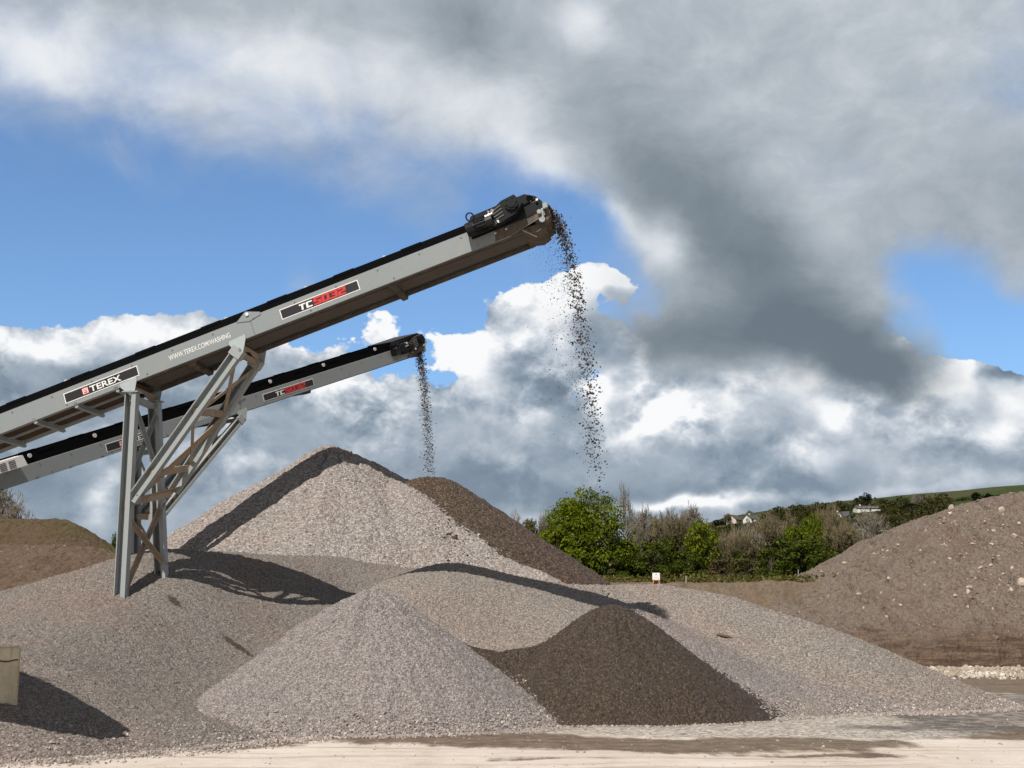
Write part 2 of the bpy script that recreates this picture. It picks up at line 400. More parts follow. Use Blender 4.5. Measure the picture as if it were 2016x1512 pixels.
def rbf(ctrl, lin=False):
    c = np.array([[*map(float, p)] for p in ctrl]); n = len(c)
    def phi(r): return r if lin else np.where(r > 1e-9, r * r * np.log(np.maximum(r, 1e-9)), 0)
    r = np.hypot(c[:, None, 0] - c[None, :, 0], c[:, None, 1] - c[None, :, 1])
    A = np.zeros((n + 3, n + 3)); A[:n, :n] = phi(r) + np.eye(n) * 1e-3
    A[:n, n] = 1; A[:n, n + 1:] = c[:, :2]; A[n, :n] = 1; A[n + 1:, :n] = c[:, :2].T
    w = np.linalg.solve(A, np.concatenate([c[:, 2], np.zeros(3)]))
    def f(X, Y):
        z = w[n] + w[n + 1] * X + w[n + 2] * Y
        for k in range(n): z = z + w[k] * phi(np.hypot(X - c[k, 0], Y - c[k, 1]))
        return z
    return f

def heightfield(name, x0, x1, y0, y1, step, fz, mat, jit=.012, xyj=.35, below=-.06, floor=None, smooth=False):
    nx = int((x1 - x0) / step) + 1; ny = int((y1 - y0) / step) + 1
    gx = np.linspace(x0, x1, nx); gy = np.linspace(y0, y1, ny)
    X, Y = np.meshgrid(gx, gy)
    X = X + (rng.random(X.shape) - .5) * step * xyj * 2 * .7; Y = Y + (rng.random(X.shape) - .5) * step * xyj * 2 * .7
    Z = fz(X, Y)
    lo = np.full(X.shape, below) if floor is None else np.maximum(below, floor(X, Y) - .35)
    keepv = Z > lo
    Z = Z + rng.normal(0, 1, X.shape) * jit
    idx = np.arange(nx * ny).reshape(ny, nx)
    q = np.stack([idx[:-1, :-1], idx[:-1, 1:], idx[1:, 1:], idx[1:, :-1]], -1).reshape(-1, 4)
    kv = keepv.ravel(); q = q[kv[q].any(axis=1)]
    used = np.zeros(nx * ny, bool); used[q.ravel()] = True
    remap = np.cumsum(used) - 1
    V = np.stack([X.ravel(), Y.ravel(), np.maximum(Z.ravel(), below - .25)], -1)[used]
    me = np_mesh(name, V, remap[q], smooth)
    me.materials.append(mat)
    o = bpy.data.objects.new(name, me); col.objects.link(o)
    return o

# ------------------------------------------------------------------ the heaps
P = lambda px, py, y: tuple(at(px, py, y))
# low spread heap round the trestle feet
L_CTRL = [(-15, 16.9, -.05), (-15, 20, .5), (-15, 24, 1.1), (-15, 30, 1.9), (-15, 34, 2.1), (-15, 39, 1.4),
          (-11, 17.2, -.02), (-11, 20, .6), (-11, 24, 1.25), (-11, 28, 2.0), (-11.4, 31.2, 2.80), (-11, 34, 2.9), (-11, 39, 2.0),
          (-6.9, 17.9, -.02), (-8, 20, .72), (-7.2, 20.4, .66), (-8, 24, 1.28), (-6.9, 24, .78), (-7, 27, 1.35), (-8, 27.5, 2.0), (-8.85, 30, 2.62), (-8.25, 31.4, 3.35), (-8, 33.2, 3.78), (-8, 35.5, 3.7), (-8, 40, 2.6),
          (-5.1, 20.1, -.04), (-5, 23.5, .16), (-5.6, 25.3, .34), (-4.6, 25.5, .18), P(450, 1352, 26.8), P(505, 1302, 28.6), (-5, 28.3, .95), (-5, 31, 1.74), (-5.41, 34.78, 3.33), (-4.26, 35.23, 2.84), (-5.68, 33.36, 2.74), (-4.44, 33.64, 2.5), (-6.66, 33.14, 2.98), (-6.93, 34.36, 3.72), (-5, 36.6, 3.7), (-5, 38, 3.85), (-5, 42, 2.8),
          (-3.6, 22.4, -.06), (-2.5, 25.5, -.1), (-2, 29, .9), (-2, 32.5, 2.2), (-2, 36, 3.3), (-2, 41, 2.8), (2, 26, -.5), (2, 32, 1.8), (2, 38, 2.4), (6, 30, -.6), (6, 38, .8)]
fL0 = rbf(L_CTRL)
def fL(X, Y): return fL0(X, Y) + .10 * fbm(X, Y, .5, 4, .5, 3) + .02 * fbm(X, Y, 2.2, 2, .5, 9)
# the mound behind the front cone
M_CTRL = [(-1.84, 34.97, 3.51), (-.11, 35.29, 3.29), (1.25, 35.59, 3.03), (2.35, 35.9, 2.75), (3.2, 36.1, 2.5), (-1.37, 33.39, 3.26), (-.1, 33.69, 3.0), (1.19, 34.03, 2.69), (2.24, 34.3, 2.44),
          (-1.9, 36.9, 3.2), (0, 37.4, 2.9), (1.5, 37.7, 2.6), (3.4, 38, 2.0), (-2, 40, 2), (2, 41, 1.2), P(790, 1132, 34.2), P(735, 1154, 33.4), (-4.6, 35, 1.9), (-5.6, 34, .9), (-6.5, 32, .4),
          P(900, 1200, 31), P(1000, 1222, 31), P(1100, 1217, 31.4), P(1200, 1216, 31.6), P(880, 1254, 29.3), P(1000, 1284, 28.8), P(1100, 1290, 28.8), P(735, 1178, 31), P(660, 1196, 31), P(600, 1226, 30.8), P(560, 1252, 29.8), P(507, 1297, 28.6), P(650, 1262, 29.2), P(760, 1262, 28.6),
          (-3.5, 26, .1), (0, 26, .2), (3, 27, .2), (-5.6, 29.5, .6), (-7, 28, -.4), (-6.5, 26, -.4), (5, 34, 1.7), (5, 31, 1.1), (5, 37, 1.6), (8, 34, .5)]
fM0 = rbf(M_CTRL)
def fM(X, Y): return fM0(X, Y) + .05 * fbm(X, Y, .7, 4, .5, 5)
# front cone
spF = spine([P(735, 1160, 26.8), P(700, 1176, 26.7)], 4)
def slides(X, Y, cx, cy, amp, k=5.0, seed=0):
    th = np.arctan2(Y - cy, X - cx); r = np.hypot(X - cx, Y - cy)
    return amp * np.clip(r / .8, 0, 1) * fbm(th * k, r * .28, 1.0, 4, .6, seed)
def fF(X, Y):
    return heap(X, Y, spF, .735, .35) + .05 * fbm(X, Y, .8, 4, .5, 21) + slides(X, Y, spF[0][0], spF[0][1], .10, 5, 23)
# dark wet cone and its tail
spD = np.concatenate([spine([P(1205, 1192, 29.0), P(1190, 1196, 28.9)], 3)])
tailD = spine([P(1120, 1252, 28.9), P(1050, 1272, 28.5), P(985, 1283, 28.2), P(930, 1276, 28.1), P(878, 1254, 28.5), P(862, 1246, 28.7)], 8)
def fD(X, Y):
    a = heap(X, Y, spD, .745, .42) + .04 * fbm(X, Y, .9, 4, .5, 31) + slides(X, Y, spD[0][0], spD[0][1], .08, 5, 37)
    b = heap(X, Y, tailD, .70, .12) + .03 * fbm(X, Y, 1.2, 3, .5, 33)
    return np.maximum(a, b)
# right-hand heap: the older back part, and the apron in front of it
spR = spine([P(1130, 1150, 38.4), P(1290, 1150, 38.0), P(1400, 1173, 36.6), P(1560, 1224, 34.8), P(1660, 1276, 33.8), P(1760, 1313, 33.6), P(1792, 1344, 33.5)], 12)
def fR(X, Y): return heap(X, Y, spR, .44, .8) + .07 * fbm(X, Y, .6, 4, .5, 41)
spA = spine([P(1245, 1200, 31.6), P(1300, 1228, 31.6), P(1420, 1282, 31.5), P(1530, 1322, 31.2), P(1660, 1358, 30.6), P(1805, 1397, 30.0)], 12)
def fA(X, Y): return heap(X, Y, spA, .56, .5) + .06 * fbm(X, Y, .8, 4, .5, 51)
# tall rear heap: the dry one and the wet cap that is still growing
spB = spine([(-6.75, 47.4, 8.40), (-6.5, 47.7, 8.42), (-5.45, 49.2, 8.12), (-4.2, 50.9, 7.60), (-3.4, 51.6, 7.2)], 8)
spB2 = spine([P(778, 950, 46.4), P(800, 968, 45.6), P(880, 1030, 44.2), P(935, 1061, 43.4), P(1000, 1103, 42.4), P(1085, 1140, 41.2)], 8)
spB3 = spine([P(860, 972, 48.6), P(1075, 1100, 48.4), P(1172, 1148, 48.2)], 10)
def fB(X, Y):
    z = np.maximum(heap(X, Y, spB, .66, .22), heap(X, Y, spB2, .66, .3))
    return np.maximum(z, heap(X, Y, spB3, .66, .3)) + .09 * fbm(X, Y, .5, 4, .5, 61) + slides(X, Y, -6.5, 47.6, .20, 6, 67)
spC = spine([P(835, 938, 47.2), P(858, 938, 47.2)], 3)
def fC(X, Y): return heap(X, Y, spC, .665, .45) + .08 * fbm(X, Y, .7, 4, .5, 71)

def land_on(f, px, py, y0=16.0, y1=60.0):
    """where a sight line first meets the surface f"""
    d = ray(px, py); ys = np.arange(y0, y1, .05); xs = d.x / d.y * ys; zs = EYE + d.z / d.y * ys
    k = np.where(zs < f(xs, ys))[0]; k = k[0] if len(k) else 0
    return float(xs[k]), float(ys[k]), float(zs[k])
_st = lambda px, py, rx, ry, rot, w: (*land_on(fL, px, py)[:2], rx, ry, rot, w)
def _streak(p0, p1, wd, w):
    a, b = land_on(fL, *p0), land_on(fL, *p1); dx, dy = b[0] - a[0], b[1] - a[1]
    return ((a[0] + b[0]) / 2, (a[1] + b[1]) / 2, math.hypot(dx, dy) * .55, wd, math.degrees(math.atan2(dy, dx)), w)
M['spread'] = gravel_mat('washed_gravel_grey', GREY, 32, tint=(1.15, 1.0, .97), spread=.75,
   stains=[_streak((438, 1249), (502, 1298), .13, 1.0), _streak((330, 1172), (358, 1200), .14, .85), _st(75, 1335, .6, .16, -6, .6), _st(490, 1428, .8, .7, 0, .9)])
allf = lambda *fs: (lambda X, Y: np.maximum.reduce([f(X, Y) for f in fs]))
heaps = {}
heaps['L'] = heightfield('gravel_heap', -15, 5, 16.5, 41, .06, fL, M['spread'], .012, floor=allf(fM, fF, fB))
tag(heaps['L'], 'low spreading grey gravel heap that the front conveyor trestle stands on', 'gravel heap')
heaps['M'] = heightfield('gravel_heap', -5.5, 8, 25, 41, .06, fM, M['mid'], .012, floor=allf(fL, fF, fD))
tag(heaps['M'], 'rounded tan gravel mound behind the dark wet cone, crossed by a long shadow', 'gravel heap')
heaps['F'] = heightfield('gravel_heap', -7, 1.5, 22.5, 31, .05, fF, M['front'], .012, floor=allf(fL, fM))
tag(heaps['F'], 'dry pinkish gravel cone at the front, nearest the pale road', 'gravel heap')
heaps['D'] = heightfield('gravel_heap', -3.5, 6.5, 24.5, 33, .05, fD, M['wet'], .012, floor=allf(fF, fM, fA))
tag(heaps['D'], 'dark brown wet gravel cone in front, under the falling stream of the nearer conveyor', 'gravel heap')
heaps['R'] = heightfield('gravel_heap', 0, 12.5, 25, 44, .065, fR, M['right'], .014, floor=allf(fM, fD, fA))
tag(heaps['R'], 'long buff gravel heap sloping down to the right towards the wet ground', 'gravel heap')
heaps['A'] = heightfield('gravel_heap', 1.5, 10.2, 23.5, 34, .06, fA, M['apron'], .012, floor=allf(fD, fR, fM))
tag(heaps['A'], 'mauve gravel apron between the dark wet cone and the long buff heap', 'gravel heap')
heaps['B'] = heightfield('stone_heap', -19, 4, 33, 60, .10, fB, M['coarse'], .020, floor=allf(fL, fM, fR))
tag(heaps['B'], 'tallest pale cone of coarse stone, at the back under the farther conveyor', 'stone heap')
heaps['C'] = heightfield('stone_heap', -13, 5, 38, 56, .10, fC, M['wetcoarse'], .020, floor=allf(fB, fM, fR))
tag(heaps['C'], 'dark wet stone heap on the right shoulder of the tall pale cone', 'stone heap')

# ------------------------------------------------------------------ yard ground
def ground_mat():
    m, T, b = new_mat('yard_ground'); p = pos(T)
    def q(x0, x1, y0, y1, w, rot=0):
        a, b_ = ground_at((x0 + x1) / 2, y0), ground_at((x0 + x1) / 2, y1); y = (a.y + b_.y) / 2
        return ((a.x + b_.x) / 2, y, (x1 - x0) / F_PX * y * .55, (a.y - b_.y) * .58, rot, w)
    st = T.vm('MULTIPLY', p, (1.0, .35, 1))
    n1 = T.noise(st, .5, 7, .62).outputs[0]; n2 = T.noise(p, 3.0, 6, .65).outputs[0]; n3 = T.noise(p, 30, 3, .6).outputs[0]
    base = T.ramp(T.m('ADD', T.m('MULTIPLY', n1, .6), T.m('MULTIPLY', n2, .4)), [(.30, (.40, .335, .28)), (.45, (.54, .47, .41)), (.62, (.64, .575, .515))])
    base = T.mix(T.m('MULTIPLY', T.sstep(n3, .5, .75), .35), base, (.72, .66, .58))
    # streaky damp silt
    silt = stain_field(T, p, [q(720, 930, 1434, 1464, 1.2), q(900, 1120, 1438, 1468, 1.1), q(1100, 1460, 1454, 1480, 1.15), q(1400, 1780, 1450, 1482, 1.0), q(540, 740, 1438, 1452, 1.1), q(330, 560, 1456, 1470, .8),
                              q(1720, 1960, 1430, 1456, .7), q(-60, 160, 1498, 1509, .8), q(140, 330, 1480, 1496, .8), q(310, 560, 1456, 1476, .9), q(1900, 2100, 1426, 1444, .9), q(1930, 2120, 1446, 1456, .8), q(1480, 1800, 1487, 1494, .7), q(900, 1220, 1491, 1499, .6), q(1830, 2160, 1336, 1370, 1.5), q(2000, 2500, 1330, 1372, 1.5), q(1640, 1900, 1370, 1400, .9)], 1.9, .55)
    wet = stain_field(T, p, [q(1860, 2060, 1372, 1424, 1.6), q(2000, 2400, 1368, 1420, 1.6), q(1770, 1960, 1398, 1440, 1.3), q(1640, 1880, 1424, 1444, .8), q(430, 560, 1420, 1442, .9)], 1.2, .8)
    grav = stain_field(T, p, [q(1120, 1520, 1422, 1450, 1.3), q(1480, 1900, 1398, 1440, 1.3), q(1540, 1840, 1424, 1452, .8), q(1000, 1130, 1424, 1440, .9)], 1.0, 1.0)
    v = T.n('ShaderNodeTexVoronoi'); T.link(p, v.inputs['Vector']); v.inputs['Scale'].default_value = 17
    sp = T.n('ShaderNodeSeparateColor'); T.link(v.outputs['Color'], sp.inputs[0])
    gc = T.ramp(sp.outputs[0], [(0, (.17, .15, .13)), (.4, (.33, .29, .26)), (.8, (.47, .43, .38)), (1, (.65, .6, .53))])
    br = T.m('MULTIPLY_ADD', T.m('SUBTRACT', T.noise(T.vm('MULTIPLY', p, (1.0, .22, 1)), 1.1, 7, .66).outputs[0], .5), 1.5, 0)
    ms = T.sstep(T.m('ADD', silt, br), .35, .70)
    siltc = T.mix(T.sstep(n2, .35, .65), (.125, .092, .066), (.20, .155, .115))
    c = T.mix(ms, base, siltc)
    # wheel-polished streaks and scattered grit on the pale surface
    tr = T.noise(T.vm('MULTIPLY', p, (.16, 2.4, 1)), 1.0, 6, .62, .6).outputs[0]
    c = T.mix(T.m('MULTIPLY', T.sstep(tr, .50, .66), .85), c, T.mix(1.0, c, (.72, .66, .60), 'MULTIPLY'))
    gr = T.n('ShaderNodeTexVoronoi'); T.link(p, gr.inputs['Vector']); gr.inputs['Scale'].default_value = 11
    sg_ = T.n('ShaderNodeSeparateColor'); T.link(gr.outputs['Color'], sg_.inputs[0])
    c = T.mix(T.m('MULTIPLY', T.m('MULTIPLY', T.sstep(sg_.outputs[0], .80, .86), T.sstep(T.m('MULTIPLY', gr.outputs['Distance'], -1), -.30, -.20)), .7), c, T.mix(sg_.outputs[1], (.16, .13, .105), (.62, .56, .49)))
    mg = T.sstep(T.m('ADD', grav, T.m('MULTIPLY_ADD', T.m('SUBTRACT', n2, .5), .7, 0)), .40, .62)
    c = T.mix(mg, c, gc)
    mw = T.m('MULTIPLY', T.sstep(T.m('ADD', wet, br), .38, .95), T.m('MULTIPLY_ADD', T.sstep(n2, .35, .6), .5, .5))
    c = T.mix(mw, c, T.mix(.45, (.072, .055, .042), T.mix(1.0, gc, (.30, .27, .25), 'MULTIPLY')))
    far = T.n('ShaderNodeSeparateXYZ'); T.link(p, far.inputs[0])
    c = T.mix(T.sstep(far.outputs[1], 75, 90), c, (.16, .125, .09))
    T.link(c, b.inputs['Base Color'])
    T.link(T.m('SUBTRACT', .92, T.m('MULTIPLY', mw, .40)), b.inputs['Roughness'])
    b.inputs['Specular IOR Level'].default_value = .22
    h = T.m('ADD', T.m('MULTIPLY', n2, .5), T.m('MULTIPLY', T.m('MULTIPLY', v.outputs['Distance'], mg), .6)); h = T.m('ADD', h, T.m('MULTIPLY', n3, .25))
    h = T.m('MULTIPLY', h, T.m('SUBTRACT', 1.0, T.m('MULTIPLY', mw, .8)))
    bump(T, b, h, .8, .05)
    return m
M['ground'] = ground_mat()
def fG(X, Y): return .05 * fbm(X, Y * 1.6, .35, 5, .55, 81) + .0 * X
def build_ground():
    # one sheet, fine near the viewer and coarse towards the horizon
    xs = np.concatenate([[-900, -400, -150, -70, -40], np.arange(-24, 40, .16), [48, 70, 150, 400, 900]])
    ys = np.concatenate([[-60, -20, 0, 8], np.arange(12, 36, .12), np.arange(36, 80, .5), [90, 150, 400, 1200]])
    X, Y = np.meshgrid(xs, ys); Z = fG(X, Y)
    Z = np.where((np.abs(X - 8) > 33) | (Y > 79) | (Y < 10), -.03, Z - .0)
    ny, nx = X.shape; idx = np.arange(nx * ny).reshape(ny, nx)
    q = np.stack([idx[:-1, :-1], idx[:-1, 1:], idx[1:, 1:], idx[1:, :-1]], -1).reshape(-1, 4)
    me = np_mesh('ground', np.stack([X.ravel(), Y.ravel(), Z.ravel()], -1), q, True); me.materials.append(M['ground'])
    o = bpy.data.objects.new('ground', me); col.objects.link(o); tag(o, kind='structure')
build_ground()

# loose stones kicked out round the toes
def octas(pts, sizes, jitter=.5):
    n = len(pts); base = np.array([[1, 0, 0], [0, 1, 0], [-1, 0, 0], [0, -1, 0], [0, 0, 1], [0, 0, -1]], float)
    tri = np.array([[0, 1, 4], [1, 2, 4], [2, 3, 4], [3, 0, 4], [1, 0, 5], [2, 1, 5], [3, 2, 5], [0, 3, 5]])
    q = rng.normal(size=(n, 4)); q /= np.linalg.norm(q, axis=1)[:, None]
    w, x, y, z = q.T
    Rm = np.stack([1 - 2 * (y * y + z * z), 2 * (x * y - z * w), 2 * (x * z + y * w), 2 * (x * y + z * w), 1 - 2 * (x * x + z * z), 2 * (y * z - x * w),
                   2 * (x * z - y * w), 2 * (y * z + x * w), 1 - 2 * (x * x + y * y)], -1).reshape(n, 3, 3)
    s = sizes[:, None] * (1 + (rng.random((n, 3)) - .5) * 2 * jitter)
    V = base[None] * s[:, None, :] * (1 + (rng.random((n, 6, 1)) - .5) * .5)
    V = np.einsum('nij,nkj->nki', Rm, V) + np.asarray(pts)[:, None, :]
    Ft = tri[None] + (np.arange(n) * 6)[:, None, None]
    return V.reshape(-1, 3), Ft.reshape(-1, 3)

def island_stone_mat(name, stops, rough=.85):
    m, T, b = new_mat(name)
    r = T.n('ShaderNodeNewGeometry').outputs['Random Per Island']
    T.link(T.ramp(r, stops), b.inputs['Base Color']); b.inputs['Roughness'].default_value = rough
    return m
M['loose'] = island_stone_mat('loose_stone', [(0, PINK[1]), (.4, PINK[2]), (.8, PINK[3]), (1, PINK[4])])
def loose():
    pts, szs = [], []
    for f, x0, x1, y0, y1, n, s in ((fF, -7, 1.4, 22, 25.5, 1500, .022), (fL, -14, -3, 16.6, 22.4, 3200, .022), (fD, -1.5, 6.4, 24, 27, 700, .02), (fA, 3, 10.5, 26, 30.5, 2200, .024), (fR, 8, 12.5, 28, 35, 900, .026)):
        X = rng.uniform(x0, x1, 60000); Y = rng.uniform(y0, y1, 60000); Z = f(X, Y)
        k = np.where((Z < .02) & (Z > -.02 - .30 * rng.random(60000) ** 3))[0][:n]
        pts.append(np.stack([X[k], Y[k], fG(X[k], Y[k]) + s * .4], -1)); szs.append(s * (.6 + rng.random(len(k)) * .9))
    for f, g, x0, x1, y0, y1, n, s in ((fF, allf(fL, fD), -6.5, 1.4, 22, 27, 1300, .024), (fA, allf(fD, fR), 3, 10.5, 26, 30.5, 1000, .024), (fR, fA, 6, 12.5, 27, 35, 600, .025), (fL, fF, -12, -3, 16.8, 23, 700, .024)):
        X = rng.uniform(x0, x1, 60000); Y = rng.uniform(y0, y1, 60000); Z = f(X, Y)
        k = np.where((Z > .0) & (Z < .45 * rng.random(60000) ** 2.5) & (Z > g(X, Y)))[0][:n]
        pts.append(np.stack([X[k], Y[k], Z[k] + s * .2], -1)); szs.append(s * (.6 + rng.random(len(k)) * .9))
    X = rng.uniform(-9, 14, 1000); Y = rng.uniform(16, 34, 1000); k = (allf(fL, fM, fF, fD, fR, fA)(X, Y) < -.05)
    pts.append(np.stack([X[k], Y[k], fG(X[k], Y[k]) + .004], -1)); szs.append(.010 + .022 * rng.random(k.sum()) ** 3)
    V, Ft = octas(np.concatenate(pts), np.concatenate(szs))
    me = np_mesh('loose_gravel', V, Ft); me.materials.append(M['loose'])
    o = bpy.data.objects.new('loose_gravel', me); col.objects.link(o)
    tag(o, 'loose pinkish stones strewn along the toes of the gravel heaps', 'gravel', kind='stuff')
loose()
# stones of either kind straying over the edge between the wet cone and the dry heaps round it
def stray(fa, fb, x0, x1, y0, y1, n, size, mat, label, wid=.10):
    X = rng.uniform(x0, x1, 200000); Y = rng.uniform(y0, y1, 200000); d = fb(X, Y) - fa(X, Y)
    k = np.where((d > 0) & (d < wid * rng.random(200000) ** 2) & (fb(X, Y) > .04))[0][:n]
    V, Ft = octas(np.stack([X[k], Y[k], fb(X[k], Y[k]) + size * .25], -1), size * (.6 + .8 * rng.random(len(k))), .5)
    me = np_mesh('loose_gravel', V, Ft); me.materials.append(mat); o = bpy.data.objects.new('loose_gravel', me); col.objects.link(o); tag(o, label, 'gravel', kind='stuff')
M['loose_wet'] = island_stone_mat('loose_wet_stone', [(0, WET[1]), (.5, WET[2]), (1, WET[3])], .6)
stray(fD, allf(fM, fF, fA), -3.4, 6.4, 24.5, 32, 750, .020, M['loose_wet'], 'dark wet stones strayed onto the dry gravel beside the front dark cone', .14)
stray(allf(fM, fF, fA), fD, -3.4, 6.4, 24.5, 32, 420, .018, M['loose'], 'pale stones strayed onto the edge of the front dark cone', .12)
stray(fC, fB, -10, 3, 40, 52, 380, .034, M['loose_wet'], 'dark stones strayed onto the tall pale cone', .10)
stray(fB, fC, -10, 3, 40, 52, 260, .034, M['loose'], 'pale stones strayed onto the dark heap on the shoulder', .09)

# ------------------------------------------------------------------ conveyor materials
def paint_mat(name, colr, rough=.42, dust=(.36, .28, .205), damt=.35, scale=2.2, spec=.45, streak=True, metallic=0.0):
    m, T, b = new_mat(name); p = pos(T)
    n = T.noise(T.vm('MULTIPLY', p, (1, 1, .35 if streak else 1)), scale, 7, .66).outputs[0]
    f = T.noise(p, 26, 4, .7).outputs[0]
    mask = T.sstep(T.m('ADD', T.m('MULTIPLY', n, .75), T.m('MULTIPLY', f, .25)), .62 - damt * .36, .80 - damt * .22)
    up = T.n('ShaderNodeSeparateXYZ'); T.link(T.n('ShaderNodeNewGeometry').outputs['Normal'], up.inputs[0])
    mask = T.m('MAXIMUM', T.m('MULTIPLY', mask, min(1, .35 + damt)), T.m('MULTIPLY', T.sstep(up.outputs[2], .4, .9), min(.9, .4 + damt * .6)))
    tone = T.mix(T.m('MULTIPLY', T.sstep(f, .35, .7), .35), colr, sc(colr, .8))
    T.link(T.mix(mask, tone, dust), b.inputs['Base Color'])
    T.link(T.m('MULTIPLY_ADD', mask, .35, rough), b.inputs['Roughness'])
    b.inputs['Specular IOR Level'].default_value = spec; b.inputs['Metallic'].default_value = metallic
    bump(T, b, T.m('ADD', f, n), .15, .01)
    return m
M['grey'] = paint_mat('grey_frame_paint', (.250, .278, .290), .45, dust=(.31, .27, .22), damt=.34)
M['galv'] = paint_mat('pale_gusset_paint', (.40, .455, .475), .45, dust=(.36, .32, .27), damt=.2)
M['steel'] = paint_mat('dusty_grey_steel', (.320, .350, .358), .5, dust=(.36, .295, .225), damt=.30, scale=1.7)
M['tan'] = paint_mat('dust_caked_steel', (.25, .215, .175), .7, dust=(.40, .305, .22), damt=.85, scale=3)
M['rust'] = paint_mat('rust_brown_tray', (.060, .036, .020), .8, dust=(.13, .08, .045), damt=.45, scale=4)
M['rubber'] = paint_mat('black_rubber', (.0035, .0035, .0045), .85, dust=(.008, .007, .007), damt=.0, spec=.06)
M['black'] = paint_mat('black_paint', (.008, .0085, .010), .36, dust=(.04, .033, .027), damt=.08, spec=.35)
M['belt'] = paint_mat('muddy_belt', (.088, .076, .065), .75, dust=(.105, .084, .068), damt=.6, scale=3, streak=False)
M['mud'] = paint_mat('mud_caked_steel', (.080, .067, .055), .8, dust=(.16, .128, .10), damt=.7, scale=5)
M['white'] = paint_mat('white_paint', (.80, .80, .79), .5, damt=.05)
M['cap'] = paint_mat('pale_plastic', (.56, .57, .58), .6, damt=.15)
M['signred'] = paint_mat('red_paint', (.62, .035, .03), .45, damt=.03)
M['plate'] = paint_mat('black_plate', (.022, .019, .024), .4, damt=.05)
M['chrome'] = paint_mat('bright_metal', (.72, .72, .72), .22, damt=.05, metallic=.9)
M['bolt'] = paint_mat('bolt_steel', (.13, .13, .13), .5, damt=.1)

# ------------------------------------------------------------------ conveyors
def block_glyph(ch):
    """square-cut letters on a 5 x 7 grid, as rectangles (x0, x1, y0, y1)"""
    t = 1.55
    g = {'T': [(0, 5, 7 - t, 7), (1.7, 3.3, 0, 7 - t)],
         'C': [(0, 5, 7 - t, 7), (0, 1.7, t, 7 - t), (0, 5, 0, t)],
         '5': [(0, 5, 7 - t, 7), (0, 1.7, 4.2, 7 - t), (0, 5, 2.85, 4.2), (3.3, 5, t, 2.85), (0, 5, 0, t)],
         '0': [(0, 5, 7 - t, 7), (0, 1.7, t, 7 - t), (3.3, 5, t, 7 - t), (0, 5, 0, t)],
         '3': [(0, 5, 7 - t, 7), (3.3, 5, t, 7 - t), (1.4, 3.3, 2.85, 4.2), (0, 5, 0, t)],
         '2': [(0, 5, 7 - t, 7), (3.3, 5, 4.2, 7 - t), (0, 5, 2.85, 4.2), (0, 1.7, t, 2.85), (0, 5, 0, t)]}
    return g[ch]

def text_mesh(txt, bold=0.0):
    cu = bpy.data.curves.new('lettering', 'FONT'); cu.body = txt; cu.size = 1; cu.offset = bold; cu.extrude = .0
    ob = bpy.data.objects.new('lettering', cu); col.objects.link(ob)
    bpy.context.view_layer.update()
    me = bpy.data.meshes.new_from_object(ob.evaluated_get(bpy.context.evaluated_depsgraph_get()))
    vs = [v.co.copy() for v in me.vertices]; fs = [tuple(p.vertices) for p in me.polygons]
    bpy.data.objects.remove(ob); bpy.data.curves.remove(cu); bpy.data.meshes.remove(me)
    return vs, fs

class Conv:
    """A: pixel on the top edge of the near grey side at distance ya; B the same at yb"""
    def __init__(s, A, ya, B, yb, W):
        a, b = at(*A, ya), at(*B, yb)
        s.O = a; s.u = (b - a).normalized(); s.h = Vector((s.u.x, s.u.y, 0)).normalized()
        s.w = Vector((-s.h.y, s.h.x, 0)); s.n = s.u.cross(s.w) * -1
        if s.n.z < 0: s.n = -s.n
        s.W = W
    def p(s, a, b, c): return s.O + s.u * a + s.w * b + s.n * c
    def hit(s, px, py, b=0.0):
        """where a sight line meets the upright plane b metres behind the near side: (along, across-up)"""
        d = ray(px, py); o = Vector((0, 0, EYE)); q = s.O + s.w * b
        t = (q - o).dot(s.w) / d.dot(s.w); r = o + d * t - q
        return r.dot(s.u), r.dot(s.n)
    def at(s, px, py, b=0.0):
        a, c = s.hit(px, py, b); return s.p(a, b, c)

def cbox(mb, C, a0, a1, b0, b1, c0, c1):
    return mb.hexa([C.p(a0, b0, c0), C.p(a1, b0, c0), C.p(a1, b1, c0), C.p(a0, b1, c0), C.p(a0, b0, c1), C.p(a1, b0, c1), C.p(a1, b1, c1), C.p(a0, b1, c1)])

def flat_shape(C, quads, a0, c0, ka, kc, shear, b, th, mb):
    for (x0, x1, y0, y1) in quads:
        f = lambda x, y: (a0 + x * ka + y * kc * shear, c0 + y * kc)
        c = [f(x0, y0), f(x1, y0), f(x1, y1), f(x0, y1)]
        mb.prism([C.p(q[0], b, q[1]) for q in c], C.w * -th)

